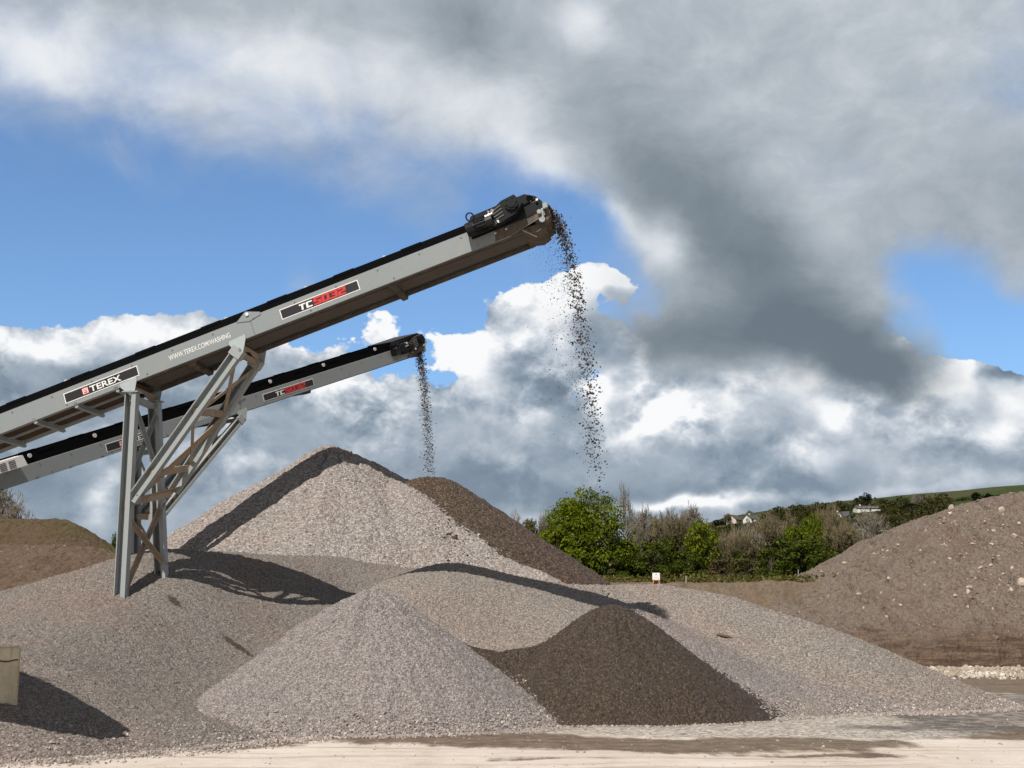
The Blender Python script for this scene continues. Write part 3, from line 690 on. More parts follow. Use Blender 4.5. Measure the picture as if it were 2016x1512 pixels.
def conveyor(C, X, label):
    """X: distances along the conveyor of everything the photograph shows"""
    HT, W = X['depth'], C.W
    org = Vector(X['origin'])
    root = empty('stacker_conveyor', org); tag(root, label, 'conveyor', 'stacking conveyors over the heaps')
    bd = lambda mb, name, mat, par=None: mb.build(name, mat, par or root, org)
    a0, a1 = X['tail'], X['head']
    taper = lambda a, c: c
    # side frames: deep plates with top and bottom lips, swept up towards the head
    for side, b in (('near', 0.0), ('far', W)):
        mb = MB(); sg = 1 if side == 'near' else -1
        poly = [(a0, 0), (a1 - .02, 0), (a1 - .02, -HT * .62), (a1 - .9, -HT), (a0, -HT)]
        mb.prism([C.p(a, b, c) for a, c in poly], C.w * (.012 * sg))
        cbox(mb, C, a0, a1 - .9, min(b + sg * .012, b + sg * .075), max(b + sg * .012, b + sg * .075), -HT, -HT + .012)
        cbox(mb, C, a0, a1 - .1, min(b + sg * .012, b + sg * .075), max(b + sg * .012, b + sg * .075), -.012, 0)
        fr = bd(mb, 'side_frame', M['grey'])
        if side == 'near':
            for k, a in enumerate(np.arange(X['tailvis'], a1 - 1.6, 1.02)):
                for a_, c_ in ((a, -.07), (a + .3, -HT + .07))[:1 + k % 2]: bl = MB(); bl.tube(C.p(a_, -.014, c_), C.p(a_, .0, c_), .016, seg=8); bd(bl, 'bolt', M['bolt'], fr)
            # bolted joint with a raised ear
            j = X['joint']; mb = MB()
            mb.prism([C.p(j - .30, -.014, -.02), C.p(j - .03, -.014, .155), C.p(j + .30, -.014, .02), C.p(j + .30, -.014, -.04), C.p(j, -.014, -.10)], C.w * .013)
            hp = bd(mb, 'hinge_plate', M['grey'])
            mb = MB(); mb.tube(C.p(j, -.045, .07), C.p(j, -.014, .07), .04, seg=14); bd(mb, 'pin', M['white'], hp)
            mb = MB(); cbox(mb, C, j + .02, j + .032, -.004, 0, -HT + .01, -.02); bd(mb, 'joint_seam', M['bolt'])
    # rubber skirts along both sides, their clamp caps and the carrying belt
    sk = X['skirt']
    for b in (.10, W - .10):
        mb = MB(); cbox(mb, C, a0, a1 - 1.35, b - .012, b + .012, -.02, sk)
        aa = np.arange(a0 + .3, a1 - 1.6, 1.66)
        for a in aa: cbox(mb, C, a - .62, a - .12, b - .022, b + .022, sk - .05, sk + .012)
        bd(mb, 'skirt_board', M['rubber'])
        for a in (X['caps'] if b < .2 else ()):
            e = X['capb']; mb = MB(); mb.tube(C.p(a, b - .035 + e, X['capc']), C.p(a, b + .0 + e, X['capc']), X['capr'], seg=14); bd(mb, 'roller_cap', M['cap'])
    mb = MB()
    for (b0, c0), (b1, c1) in (((.14, .02), (.42, -.10)), ((.42, -.10), (W - .42, -.10)), ((W - .42, -.10), (W - .14, .02))):
        mb.prism([C.p(a0, b0, c0), C.p(a0, b1, c1), C.p(a0, b1, c1 - .016), C.p(a0, b0, c0 - .016)], C.u * (a1 - a0 - .25))
    bd(mb, 'belt', M['rubber'])
    ld = MB()
    V, Ft = octas(np.array([tuple(C.p(a, b, -.06 + .05 * rng.random())) for a, b in zip(rng.uniform(a0, a1 - .2, 900), rng.uniform(.4, W - .4, 900))]), rng.uniform(.03, .07, 900))
    ld.add(V, [tuple(f) for f in Ft]); o = bd(ld, 'carried_gravel', M['wet']); o['kind'] = 'stuff'
    # return belt underneath, on rollers
    r0 = X['retstart']
    mb = MB(); cbox(mb, C, r0, a1 - .2, .30, W - .42, -HT + .012, -HT + .027); bd(mb, 'return_belt', M['belt'])
    mb = MB(); cbox(mb, C, r0, a1 - .3, .05, W - .05, -HT + .24, -HT + .26); bd(mb, 'under_tray', M['rubber'])
    for b0 in (.078, W - .125): mb = MB(); cbox(mb, C, r0, a1 - .5, b0, b0 + .045, -HT - .030, -HT + .06); bd(mb, 'belt_runner', M['mud'])
    for a in np.arange(r0 + .4, a1 - 1.2, 1.55): mb = MB(); cbox(mb, C, a, a + .07, .078, W - .078, -HT + .11, -HT + .17); bd(mb, 'cross_member', M['mud'])
    for a in X['rollers']:
        mb = MB(); mb.tube(C.p(a, .20, -HT - .055), C.p(a, W - .20, -HT - .055), .058, seg=14)
        for b in np.arange(.26, W - .24, .12): mb.tube(C.p(a, b, -HT - .055), C.p(a, b + .05, -HT - .055), .078, seg=14)
        ro = bd(mb, 'return_roller', M['mud'])
        for b in (.13, W - .145): mb = MB(); mb.prism([C.p(a - .13, b, -HT), C.p(a + .13, b, -HT), C.p(a + .06, b, -HT - .12), C.p(a - .06, b, -HT - .12)], C.w * .014); bd(mb, 'roller_bracket', M['mud'], ro)
    # closed tray under the tail: rusty pressed panels between tan ribs
    t0, t1, rib = X['tray'][0], X['tray'][1], X['rib']
    mb = MB(); cbox(mb, C, t0, t1, .076, W - .076, -HT + .05, -HT + .065); bd(mb, 'tray_panel', M['rust'])
    k = 0
    a = X['ribstart']
    while a > t0: a -= rib
    while a < t1 + .01:
        if a >= t0:
            mb = MB(); cbox(mb, C, a - .055, a + .055, .0, W, -HT - .006, -HT + .05); (cbox(mb, C, a - .02, a + .055, .02, W + .03, -HT - .075, -HT - .006) if X['hang'] else None)
            bd(mb, 'tray_rib', M['steel'])
            mb = MB(); e = min(a + rib, t1)
            cbox(mb, C, a + .055, e - .055, W * .5 - .028, W * .5 + .028, -HT + .004, -HT + .05)
            for b in (.076, W - .136): cbox(mb, C, a + .055, e - .055, b, b + .06, -HT + .002, -HT + .05)
            for s0, s1 in ((a + .055, a + .055), (e - .055, e - .055)):
                d = .10 if s0 == a + .055 else -.10
                for b, e2 in ((.136, .10), (W * .5 - .028, -.10), (W * .5 + .028, .10), (W - .136, -.10)):
                    mb.prism([C.p(s0, b, -HT + .01), C.p(s0 + d, b, -HT + .01), C.p(s0, b + e2, -HT + .01)], C.n * .035)
            if e - a > .4: bd(mb, 'tray_rail', M['steel'])
        a += rib
    # ---------------- name plates and lettering on the near side
    def plate(pa0, pa1, pc0, pc1):
        mb = MB(); cbox(mb, C, pa0, pa1, -.006, -.0005, pc0, pc1); pl = bd(mb, 'name_plate', M['white'])
        i = (pc1 - pc0) * .085
        mb = MB(); cbox(mb, C, pa0 + i, pa1 - i, -.009, -.0062, pc0 + i, pc1 - i); bd(mb, 'plate_field', M['plate'], pl)
        return pl
    (pa0, pa1), (pc0, pc1) = X['plate1'], X['platec']
    pl = plate(pa0, pa1, pc0, pc1); L = pa1 - pa0; Hh = pc1 - pc0
    e0 = pa0 + L * .245; eh = Hh * .62; ec = pc0 + Hh * .19
    mb = MB(); cbox(mb, C, e0, e0 + eh, -.0120, -.0092, ec, ec + eh); em = bd(mb, 'emblem', M['white'], pl)
    mb = MB(); q = eh / 10
    for (x0, x1, y0, y1) in ((.0, .7, 0, 10), (9.3, 10, 0, 10), (.7, 9.3, 9.3, 10), (.7, 9.3, 0, .7), (2, 8, 1.6, 3.4), (2.2, 3.6, 4.2, 6.4), (4.3, 5.7, 4.2, 7.4), (6.4, 7.8, 4.2, 6.4), (2.2, 3.6, 7.2, 8.2), (6.4, 7.8, 7.2, 8.2)):
        cbox(mb, C, e0 + x0 * q, e0 + x1 * q, -.0150, -.0122, ec + y0 * q, ec + y1 * q)
    bd(mb, 'emblem_mark', M['signred'], pl)
    vs_, fs_ = text_mesh('TEREX', .022)
    xs_ = [v.x for v in vs_]; ys_ = [v.y for v in vs_]; w0, w1 = min(xs_), max(xs_); h0, h1 = min(ys_), max(ys_)
    ta0 = e0 + eh * 1.22; ta1 = pa0 + L * .765
    mb = MB(); mb.add([C.p(ta0 + (v.x - w0) / (w1 - w0) * (ta1 - ta0), -.0110, ec + (v.y - h0) / (h1 - h0) * eh * .92) for v in vs_], fs_)
    o = bd(mb, 'lettering', M['white'], pl)
    (qa0, qa1) = X['plate2']
    pl = plate(qa0, qa1, pc0, pc1); L = qa1 - qa0
    gh = Hh * .62; kc = gh / 7; g0 = qa0 + L * .235; gw = L * .078
    mb = MB()
    for i, ch in enumerate('TC'): flat_shape(C, block_glyph(ch), g0 + i * gw * 1.13, pc0 + Hh * .19, gw / 5, kc * .92, .12, -.0094, .003, mb)
    bd(mb, 'lettering', M['white'], pl)
    mb = MB(); g1 = g0 + gw * 2.35; gw2 = L * .097
    for i, ch in enumerate('5032'): flat_shape(C, block_glyph(ch), g1 + i * gw2 * 1.07, pc0 + Hh * .16, gw2 / 5, kc * 1.14, .12, -.0094, .003, mb)
    bd(mb, 'number_lettering', M['signred'], pl)
    vs_, fs_ = text_mesh('WWW.TEREX.COM/WASHING', .004)
    xs_ = [v.x for v in vs_]; ys_ = [v.y for v in vs_]; w0, w1 = min(xs_), max(xs_); h0, h1 = 0, .729
    (ua0, ua1) = X['url']; uh = X['urlh']; uc = -HT * .5 - uh * .5
    mb = MB(); mb.add([C.p(ua0 + (v.x - w0) / (w1 - w0) * (ua1 - ua0), -.003, uc + (v.y - h0) / (h1 - h0) * uh) for v in vs_], fs_)
    bd(mb, 'web_address', M['white'])
    # ---------------- drive head
    m0, m1 = X['motor']
    hood = [(m0 - .02, -.22), (m0 - .02, .14), (m0 + .12, .31), (a1 - .30, .34), (a1 - .08, .20), (a1 + .02, .03), (a1 - .02, -.14), (a1 - .5, -.20)]
    mb = MB(); mb.prism([C.p(a, -.02, c) for a, c in hood], C.w * -.012); hd = bd(mb, 'head_guard', M['black'])
    mb = MB()
    for (x, y, r) in ((a1 - .22, .20, .075), (a1 - .72, .16, .07), (a1 - .1, .02, .035)): mb.tube(C.p(x, -.040, y), C.p(x, -.032, y), r, seg=12)
    mb.bar(C.p(a1 - .85, -.04, .05), C.p(a1 - .1, -.04, .12), C.n, C.w, .02, .01)
    bd(mb, 'guard_opening', M['rubber'], hd)
    mb = MB(); cbox(mb, C, a1 - .24, a1 - .05, -.040, -.0325, .085, .135); bd(mb, 'label_sticker', M['white'], hd)
    mb = MB(); mb.prism([C.p(a, W + .02, c) for a, c in hood], C.w * .012); bd(mb, 'head_guard', M['black'])
    mb = MB(); mb.prism([C.p(m0 + .12, -.02, .31), C.p(a1 - .30, -.02, .34), C.p(a1 - .30, -.02, .33), C.p(m0 + .12, -.02, .30)], C.w * (W + .04)); bd(mb, 'guard_lid', M['black'])
    # motor slung along the side, with ribs, fan cowl and terminal box
    mc, mr = X['motorc'], X['motorr']; mbz = -.06 - mr
    f = lambda a, dc=0, db=0: C.p(a, mbz + db, mc + dc)
    mb = MB(); mb.tube(f(m0 + .10), f(m1 - .42), mr * .86, seg=20)
    for k in range(16):
        an = 2 * math.pi * k / 16; o = C.n * math.cos(an) * mr * .92 + C.w * math.sin(an) * mr * .92
        mb.bar(f(m0 + .14) + o, f(m1 - .46) + o, C.n, C.w, .012, .012)
    mo = bd(mb, 'motor', M['black'])
    mb = MB(); mb.tube(f(m0 - .06), f(m0 + .12), mr * .9, mr * 1.02, seg=20); bd(mb, 'fan_cowl', M['black'], mo)
    mb = MB(); cbox(mb, C, m0 + .22, m0 + .52, mbz - .12, mbz + .10, mc + mr * .8, mc + mr * 1.35); bd(mb, 'terminal_box', M['black'], mo)
    mb = MB()
    for k, aa in enumerate((.50, .60)): mb.tube(f(m0 + aa, mr * .9, -.05), f(m0 + aa + .06, mr * 1.25, -.07), .05, seg=12)
    mb.tube(f(m0 + .44, mr * .55, -mr * .75), f(m0 + .62, mr * .6, -mr * .75), .035, seg=12)
    bd(mb, 'cable_gland', M['chrome'], mo)
    mb = MB(); ring = [f(m0 + .12 + .085 * math.sin(t), mr * 1.32 + .10 * math.cos(t), -.12) for t in np.linspace(0, 2 * math.pi, 17)]; mb.path(ring, .018, 7); bd(mb, 'lifting_eye', M['black'], mo)
    mb = MB()
    mb.path([f(m0 + .03, mr * .5, -mr * .85), f(m0 + .18, -mr * .5, -mr * 1.02), f(m0 + .42, -mr * .95, -mr * .6), f(m0 + .62, -mr * 1.05, -mr * .3)], .010, 6)
    bd(mb, 'cable', M['rubber'], mo); mb = MB()
    mb.path([f(m0 + .56, mr * 1.3, -.05), f(m0 + .60, mr * .3, -mr * 1.04), f(m0 + .66, -mr * .9, -mr * .6)], .014, 6); bd(mb, 'cable', M['rubber'], mo)
    # coupling and angular gearbox with its round cover
    mb = MB(); mb.tube(f(m1 - .44), f(m1 - .30), mr * .98, seg=18)
    mb.prism([f(m1 - .30, -mr, -mr * .5), f(m1 - .30, mr * 1.0, -mr * .5), f(m1 + .02, mr * 1.9, -mr * .5), f(m1 + .34, mr * 2.1, -mr * .5), f(m1 + .46, mr * .7, -mr * .5), f(m1 + .25, -mr * .35, -mr * .5)], C.w * (mr * 1.35))
    gb = bd(mb, 'gearbox', M['black'])
    mb = MB(); g2 = m1 + .22
    mb.tube(f(g2, mr * 1.0, -mr * .82), f(g2, mr * 1.0, -mr * .5), .15, seg=20); mb.tube(f(g2, mr * 1.0, -mr * .95), f(g2, mr * 1.0, -mr * .82), .10, seg=20)
    for k in range(6): an = k * math.pi / 3; q = f(g2 + .125 * math.cos(an), mr + .125 * math.sin(an), -mr * .84); mb.tube(q, q - C.w * .02, .016, seg=6)
    bd(mb, 'bearing_cover', M['black'], gb)
    for k in range(4): mb = MB(); mb.bar(f(m1 - .26, -.05 + .07 * k, -mr * .52), f(m1 - .02, .0 + .08 * k, -mr * .52), C.n, C.w, .010, .012); bd(mb, 'cooling_fin', M['bolt'], gb)
    mb = MB(); cbox(mb, C, m1 - .25, m1 - .17, mbz - mr * .58, mbz - mr * .51, mc - mr * .75, mc - mr * .38)
    bd(mb, 'type_label', M['white'], gb)
    for q_ in (m1 - .38, m1 - .12): mb = MB(); cbox(mb, C, q_, q_ + .05, -.03, -.013, mc - mr * 1.35, mc - mr * 1.2); bd(mb, 'type_label', M['white'], gb)
    # plate added over the last stretch, brown for its mud and the motor's shade
    mb = MB(); mb.prism([C.p(m1 - .30, -.006, -.10), C.p(a1 - .06, -.006, -.10), C.p(a1 - .06, -.006, -HT * .60), C.p(a1 - .9, -.006, -HT * .985), C.p(m1 - .42, -.006, -HT * .985)], C.w * .005); bd(mb, 'mud_shade_plate', M['mud'])
    # head drum, muddy throat and scraper
    mb = MB(); mb.tube(C.p(a1 - .12, .10, -HT * .42), C.p(a1 - .12, W - .10, -HT * .42), .22, seg=24); dr = bd(mb, 'head_drum', M['mud'])
    mb = MB(); mb.tube(C.p(a1 - .12, -.10, -HT * .42), C.p(a1 - .12, W + .10, -HT * .42), .05, seg=12); bd(mb, 'shaft', M['steel'], dr)
    mb = MB(); cbox(mb, C, a1 - .16, a1 + .10, -.03, .05, -.14, -.02); mb.bar(C.p(a1 - .04, -.01, -.12), C.p(a1 - .10, -.01, -.36), C.u, C.w, .025, .03); mb.tube(C.p(a1 - .12, -.035, -.36), C.p(a1 - .12, .02, -.36), .07, seg=14); bd(mb, 'bearing_block', M['steel'])
    mb = MB(); mb.prism([C.p(a1 - .62, .14, -HT + .0), C.p(a1 - .30, .14, -HT - .09), C.p(a1 - .10, .14, -HT - .03), C.p(a1 - .10, .14, -HT + .08), C.p(a1 - .55, .14, -HT + .1)], C.w * (W - .28)); bd(mb, 'belt_scraper', M['mud'])
    mb = MB(); mb.bar(C.p(a1 - .62, -.02, -HT + .02), C.p(a1 - .36, -.02, -HT - .26), C.u, C.w, .02, .02); bd(mb, 'scraper_arm', M['mud'])
    # ---------------- trestle
    S = X['trestle']; zf = Vector((0, 0, 1))
    def base(a, b, dz): return C.p(a, b, -HT) + zf * dz
    hN, hF = C.p(S['a1'], .07, -HT), C.p(S['a1'], W - .07, -HT)
    iN, iF = C.p(S['a2'], .07, -HT), C.p(S['a2'], W - .07, -HT)
    h = C.h
    fN = hN + h * S['du'] + zf * (S['zN'] - hN.z); fF = hF + h * (S['du'] + S.get('duF', 0)) + zf * (S['zF'] - hF.z)
    tN = hN - zf * .22; tF = hF - zf * .22
    def lerp(p, q, t): return p + (q - p) * t
    kN, kF = lerp(tN, fN, S['k']) + h * .14, lerp(tF, fF, S['k'] + .01) + h * S.get('kfo', .12)
    jN, jF = iN - zf * .26 - h * .08, iF - zf * .26 - h * .08
    legs = []
    for b, top, foot in ((0, tN, fN), (1, tF, fF)):
        mb = MB(); mb.channel(top, foot - zf * .5, h, C.w, .135, .10); mb.bar(top + zf * .0, top + zf * .025, h, C.w, .19, .14)
        lg = bd(mb, 'leg', M['steel'])
    for top, k in ((jN, kN), (jF, kF)):
        d = (k - top).normalized(); a = d.cross(C.w).normalized()
        mb = MB(); mb.channel(top, k, a if a.dot(h) > 0 else -a, C.w, .125, .09); bd(mb, 'raking_leg', M['steel'])
        mb = MB(); mb.bar(top - d * .10, top + d * .12, a, C.w, .15, .11); bd(mb, 'leg_cap', M['steel'])
    # gussets hanging from the frame, and the yokes between them
    for aa, nm in ((S['a1'], 0), (S['a2'], 1)):
        for b in (-.026, W + .014):
            mb = MB(); mb.prism([C.p(aa - .27, b, -HT + .07), C.p(aa - .27, b, -HT - .02), C.p(aa - .11, b, -HT - .27), C.p(aa + .0, b, -HT - .27), C.p(aa + .15, b, -HT + .02), C.p(aa + .15, b, -HT + .10)], C.w * .014); g = bd(mb, 'gusset', M['galv'])
            mb = MB(); mb.tube(C.p(aa - .06, b - .03, -HT - .2), C.p(aa - .06, b + .04, -HT - .2), .035, seg=10); bd(mb, 'pin', M['chrome'], g)
        q0, q1 = C.p(aa - .05, .0, -HT - .06), C.p(aa - .05, W, -HT - .06)
        mb = MB()
        mb.prism([q0 + zf * .02, q0 - zf * .20, lerp(q0, q1, .22) - zf * .12, lerp(q0, q1, .5) - zf * .05, lerp(q0, q1, .78) - zf * .12, q1 - zf * .20, q1 + zf * .02], C.u * .02)
        bd(mb, 'yoke_plate', M['tan'])
    cross = lambda p, q, s, mat, nm, a=None: (lambda mb: bd(mb, nm, mat))(MB().bar(p, q, (a or zf), (q - p).normalized().cross(a or zf).normalized(), s[0], s[1]))
    cross(tN - zf * .12, tF - zf * .12, (.07, .06), M['steel'], 'cross_beam')
    cross(jN, jF, (.055, .05), M['tan'], 'cross_beam')
    kk = (kN + kF) / 2
    cross(kN - h * .12 - zf * .05, kF - h * .10 - zf * .05, (.085, .07), M['tan'], 'cross_beam')
    mb = MB(); mb.prism([kN + h * .02 + zf * .02, kN + h * .30 + zf * .10, kF + h * .25 + zf * .12, kF + zf * .02], zf * .02); bd(mb, 'shelf_plate', M['tan'])
    # X braces between the uprights, above and below the knee
    def xbrace(p0, p1, q0, q1, s, mat, off):
        for i, (p, q) in enumerate(((p0, q1), (q0, p1))):
            d = (q - p).normalized(); a = d.cross(h).normalized()
            mb = MB(); mb.angle(p + h * (off + .02 * i), q + h * (off + .02 * i), a, h, s); bd(mb, 'brace', mat)
    xbrace(lerp(tN, fN, .05), lerp(tN, fN, S['k'] - .1), lerp(tF, fF, .06), lerp(tF, fF, S['k'] - .06), .075, M['steel'], .03)
    xbrace(lerp(tN, fN, S['k'] + .08), lerp(tN, fN, .985), lerp(tF, fF, S['k'] + .08), lerp(tF, fF, .985), .085, M['tan'], .03)
    # raking legs: two crossbars and flat diagonals
    for t in (.40, .82):
        p, q = lerp(jN, kN, t), lerp(jF, kF, t); cross(p, q, (.08, .065), M['tan'], 'cross_beam')
    dk = (kN - jN).normalized(); ak = dk.cross(C.w).normalized()
    for (s0, s1, flip, hw) in ((.03, .40, 0, .065), (.03, .40, 1, .065), (.43, .97, 1, .125), (.43, .80, 0, .045)):
        p, q = (lerp(jN, kN, s0), lerp(jF, kF, s1)) if not flip else (lerp(jF, kF, s0), lerp(jN, kN, s1))
        d = (q - p).normalized(); mb = MB(); mb.bar(p + ak * (.03 + .025 * flip), q + ak * (.03 + .025 * flip), ak, d.cross(ak).normalized(), .009, hw); bd(mb, 'brace', M['tan'])
    return root

# the nearer conveyor
CF = Conv((0, 815), 30.3, (920, 457), 28.55, 1.35)
H = CF.hit
def hx(px, py): return H(px, py)[0]
hdF = hx(1066, 398)
legF = H(266, 779); 
front = dict(hang=True, depth=.455, skirt=.21, tail=-4.5, tailvis=.3, head=hdF, joint=hx(492, 635), origin=(-8.9, 30, 2.6),
    caps=[hx(*q) for q in ((-30, 807), (124, 747), (281, 685), (440, 622), (597, 560), (752, 499))], capr=.055, capb=.05, capc=.195,
    retstart=hx(268, 765) + .1, rollers=[hx(382, 742), hx(775, 570)], tray=(-4.5, hx(262, 765)), rib=1.045, ribstart=hx(150, 806),
    plate1=(hx(127, 785), hx(272, 728)), plate2=(hx(551, 615), hx(705, 555)), platec=(-.355, -.105), url=(hx(331, 700), hx(452, 655)), urlh=.125,
    motor=(hx(928, 460), hx(1000, 436)), motorc=-.05, motorr=.175,
    trestle=dict(a1=legF[0], a2=hx(479, 690), kfo=.36, du=0.0, zN=0, zF=0, k=.54))
_h = CF.p(legF[0], .07, -.455)
_f = CF.at(238, 1172, .07)
front['trestle']['du'] = (_f - _h).dot(CF.h); front['trestle']['zN'] = _f.z
_hf = CF.p(legF[0], CF.W - .07, -.455); _ff = CF.at(321, 1116, CF.W - .07)
front['trestle']['duF'] = (_ff - _hf).dot(CF.h) - front['trestle']['du']; front['trestle']['zF'] = _ff.z
front['origin'] = tuple(_f)
front_root = conveyor(CF, front, 'nearer grey stacking conveyor pouring gravel on the dark wet cone')

# the farther conveyor
YR = 43.5; AR = R(51)
_a = at(568, 755, YR); _k = math.tan(AR)
def yline(px): return (YR - _k * _a.x) / (1 - _k * (px - CX) / F_PX * 1.0)
def solve_y(px, py):
    d = ray(px, py); return (YR - _k * _a.x) / (1 - _k * d.x / d.y)
CR = Conv((0, 932), solve_y(0, 932), (764, 692), solve_y(764, 692), 1.15)
H2 = CR.hit
def rx(px, py): return H2(px, py)[0]
hdR = rx(838, 684)
legR = H2(311, 865)
dR = .455
rear = dict(hang=False, depth=dR, skirt=.29, tail=-5.0, tailvis=.2, head=hdR, joint=rx(468, 786), origin=(0, 0, 0),
    caps=[rx(*q) for q in ((-60, 936), (62, 900), (190, 860), (300, 826), (420, 789), (535, 752), (640, 720), (742, 692))], capr=.062, capb=-.015, capc=.22,
    retstart=rx(315, 865) + .1, rollers=[rx(425, 830), rx(612, 765)], tray=(-5.0, rx(305, 865)), rib=1.1, ribstart=rx(200, 890),
    plate1=(rx(208, 880), rx(312, 848)), plate2=(rx(518, 783), rx(617, 752)), platec=(-.355, -.105), url=(rx(362, 835), rx(450, 806)), urlh=.125,
    motor=(rx(770, 697), rx(812, 683)), motorc=-.08, motorr=.17,
    trestle=dict(a1=legR[0], a2=rx(480, 812), du=0.0, zN=0, zF=0, k=.62))
_h = CR.p(legR[0], .07, -dR); _f = CR.at(307, 1100, .07)
rear['trestle']['du'] = (_f - _h).dot(CR.h); rear['trestle']['zN'] = _f.z
rear['trestle']['duF'] = 0.0; rear['trestle']['zF'] = _f.z + .2
rear['origin'] = tuple(_f)
rear_root = conveyor(CR, rear, 'farther grey stacking conveyor pouring stone on the tall heap at the back')
# pale louvred box on the tail of the farther conveyor
mb = MB(); q = rx(38, 921)
mb.prism([CR.p(a, -.05, c) for a, c in ((q - 1.6, .03), (q, .03), (q - .07, .33), (q - 1.6, .33))], CR.w * -.4)
o = mb.build('guard_box', M['white'], rear_root, rear['origin'])
for k in range(4):
    mb = MB(); a = q - .34 - .28 * k
    for j in range(5): cbox(mb, CR, a - .20, a, -.46, -.452, .07 + .045 * j, .095 + .045 * j)
    mb.build('louvre', M['bolt'], o, (0, 0, 0)) if False else mb.build('louvre', M['bolt'], o, rear['origin'])

# ------------------------------------------------------------------ falling streams
def stream(C, a1, hgt, target, n, smin, smax, label, mat, drift, wide=.34, cull=.5):
    st = C.p(a1 + .10, C.W * .5, -hgt * .5); tg = Vector(target)
    fall = st.z - tg.z; T = math.sqrt(2 * fall / 9.81)
    vel = Vector(((tg.x - st.x) / T, (tg.y - st.y) / T, 0))
    pts, sz = [], []
    side = C.w; ahead = C.h
    n1 = int(n * .74)
    for i in range(n):
        t = T * random.random() ** .92 if i < n1 else T * random.random() ** .7
        t = t * .99
        z = st.z - 4.905 * t * t
        grow = .075 + .15 * t / T
        if i < n1:
            off = ahead * (random.gauss(-.02, 1) * grow * .62 - abs(random.gauss(0, .12)) * t / T) + side * random.gauss(0, wide * .55)
        else:
            off = ahead * (-abs(random.gauss(0, drift)) * (.45 + .75 * t / T)) + side * random.uniform(-wide, wide)
        p = st + vel * t + off; p.z = z + random.gauss(0, .10)
        if t > T * .80 and random.random() < cull: continue
        pts.append(tuple(p)); s = smin + (smax - smin) * random.random() ** 2.0
        sz.append(s * (1 if i < n1 else .58))
    # fine spray drifting back under the head
    for i in range(int(n * .30)):
        t = T * .75 * random.random() ** .8; p = st + vel * t - ahead * abs(random.gauss(0, drift * .9)) + side * random.uniform(-wide, wide) - ahead * drift * .4; p.z = st.z - 4.905 * t * t * random.uniform(.7, 1) - .15
        pts.append(tuple(p)); sz.append(random.uniform(.004, .010))
    # stones tumbling over the drum
    for i in range(int(n * .10)):
        an = random.uniform(-.1, 1.5); p = C.p(a1 - .12 + math.sin(an) * .28, random.uniform(.2, C.W - .2), -hgt * .42 + math.cos(an) * .28)
        pts.append(tuple(p)); sz.append(smax * random.uniform(.5, 1))
    V, Ft = octas(np.array(pts), np.array(sz), .62)
    me = np_mesh('falling_gravel', V, Ft); me.materials.append(mat)
    o = bpy.data.objects.new('falling_gravel', me); col.objects.link(o); tag(o, label, 'gravel', kind='stuff')
M['fall'] = island_stone_mat('wet_falling_stone', [(0, (.012, .010, .009)), (.55, (.035, .027, .022)), (.8, (.10, .075, .06)), (1, (.26, .21, .175))], .5)
stream(CF, hdF, .455, at(1207, 1192, 29.0), 3700, .010, .030, 'thin stream of stones falling from the nearer conveyor head', M['fall'], .42, .34, .6)
stream(CR, hdR, .455, at(850, 938, 47.2), 3600, .010, .028, 'thin stream of stones falling from the farther conveyor head', M['fall'], .14, .14, .0)

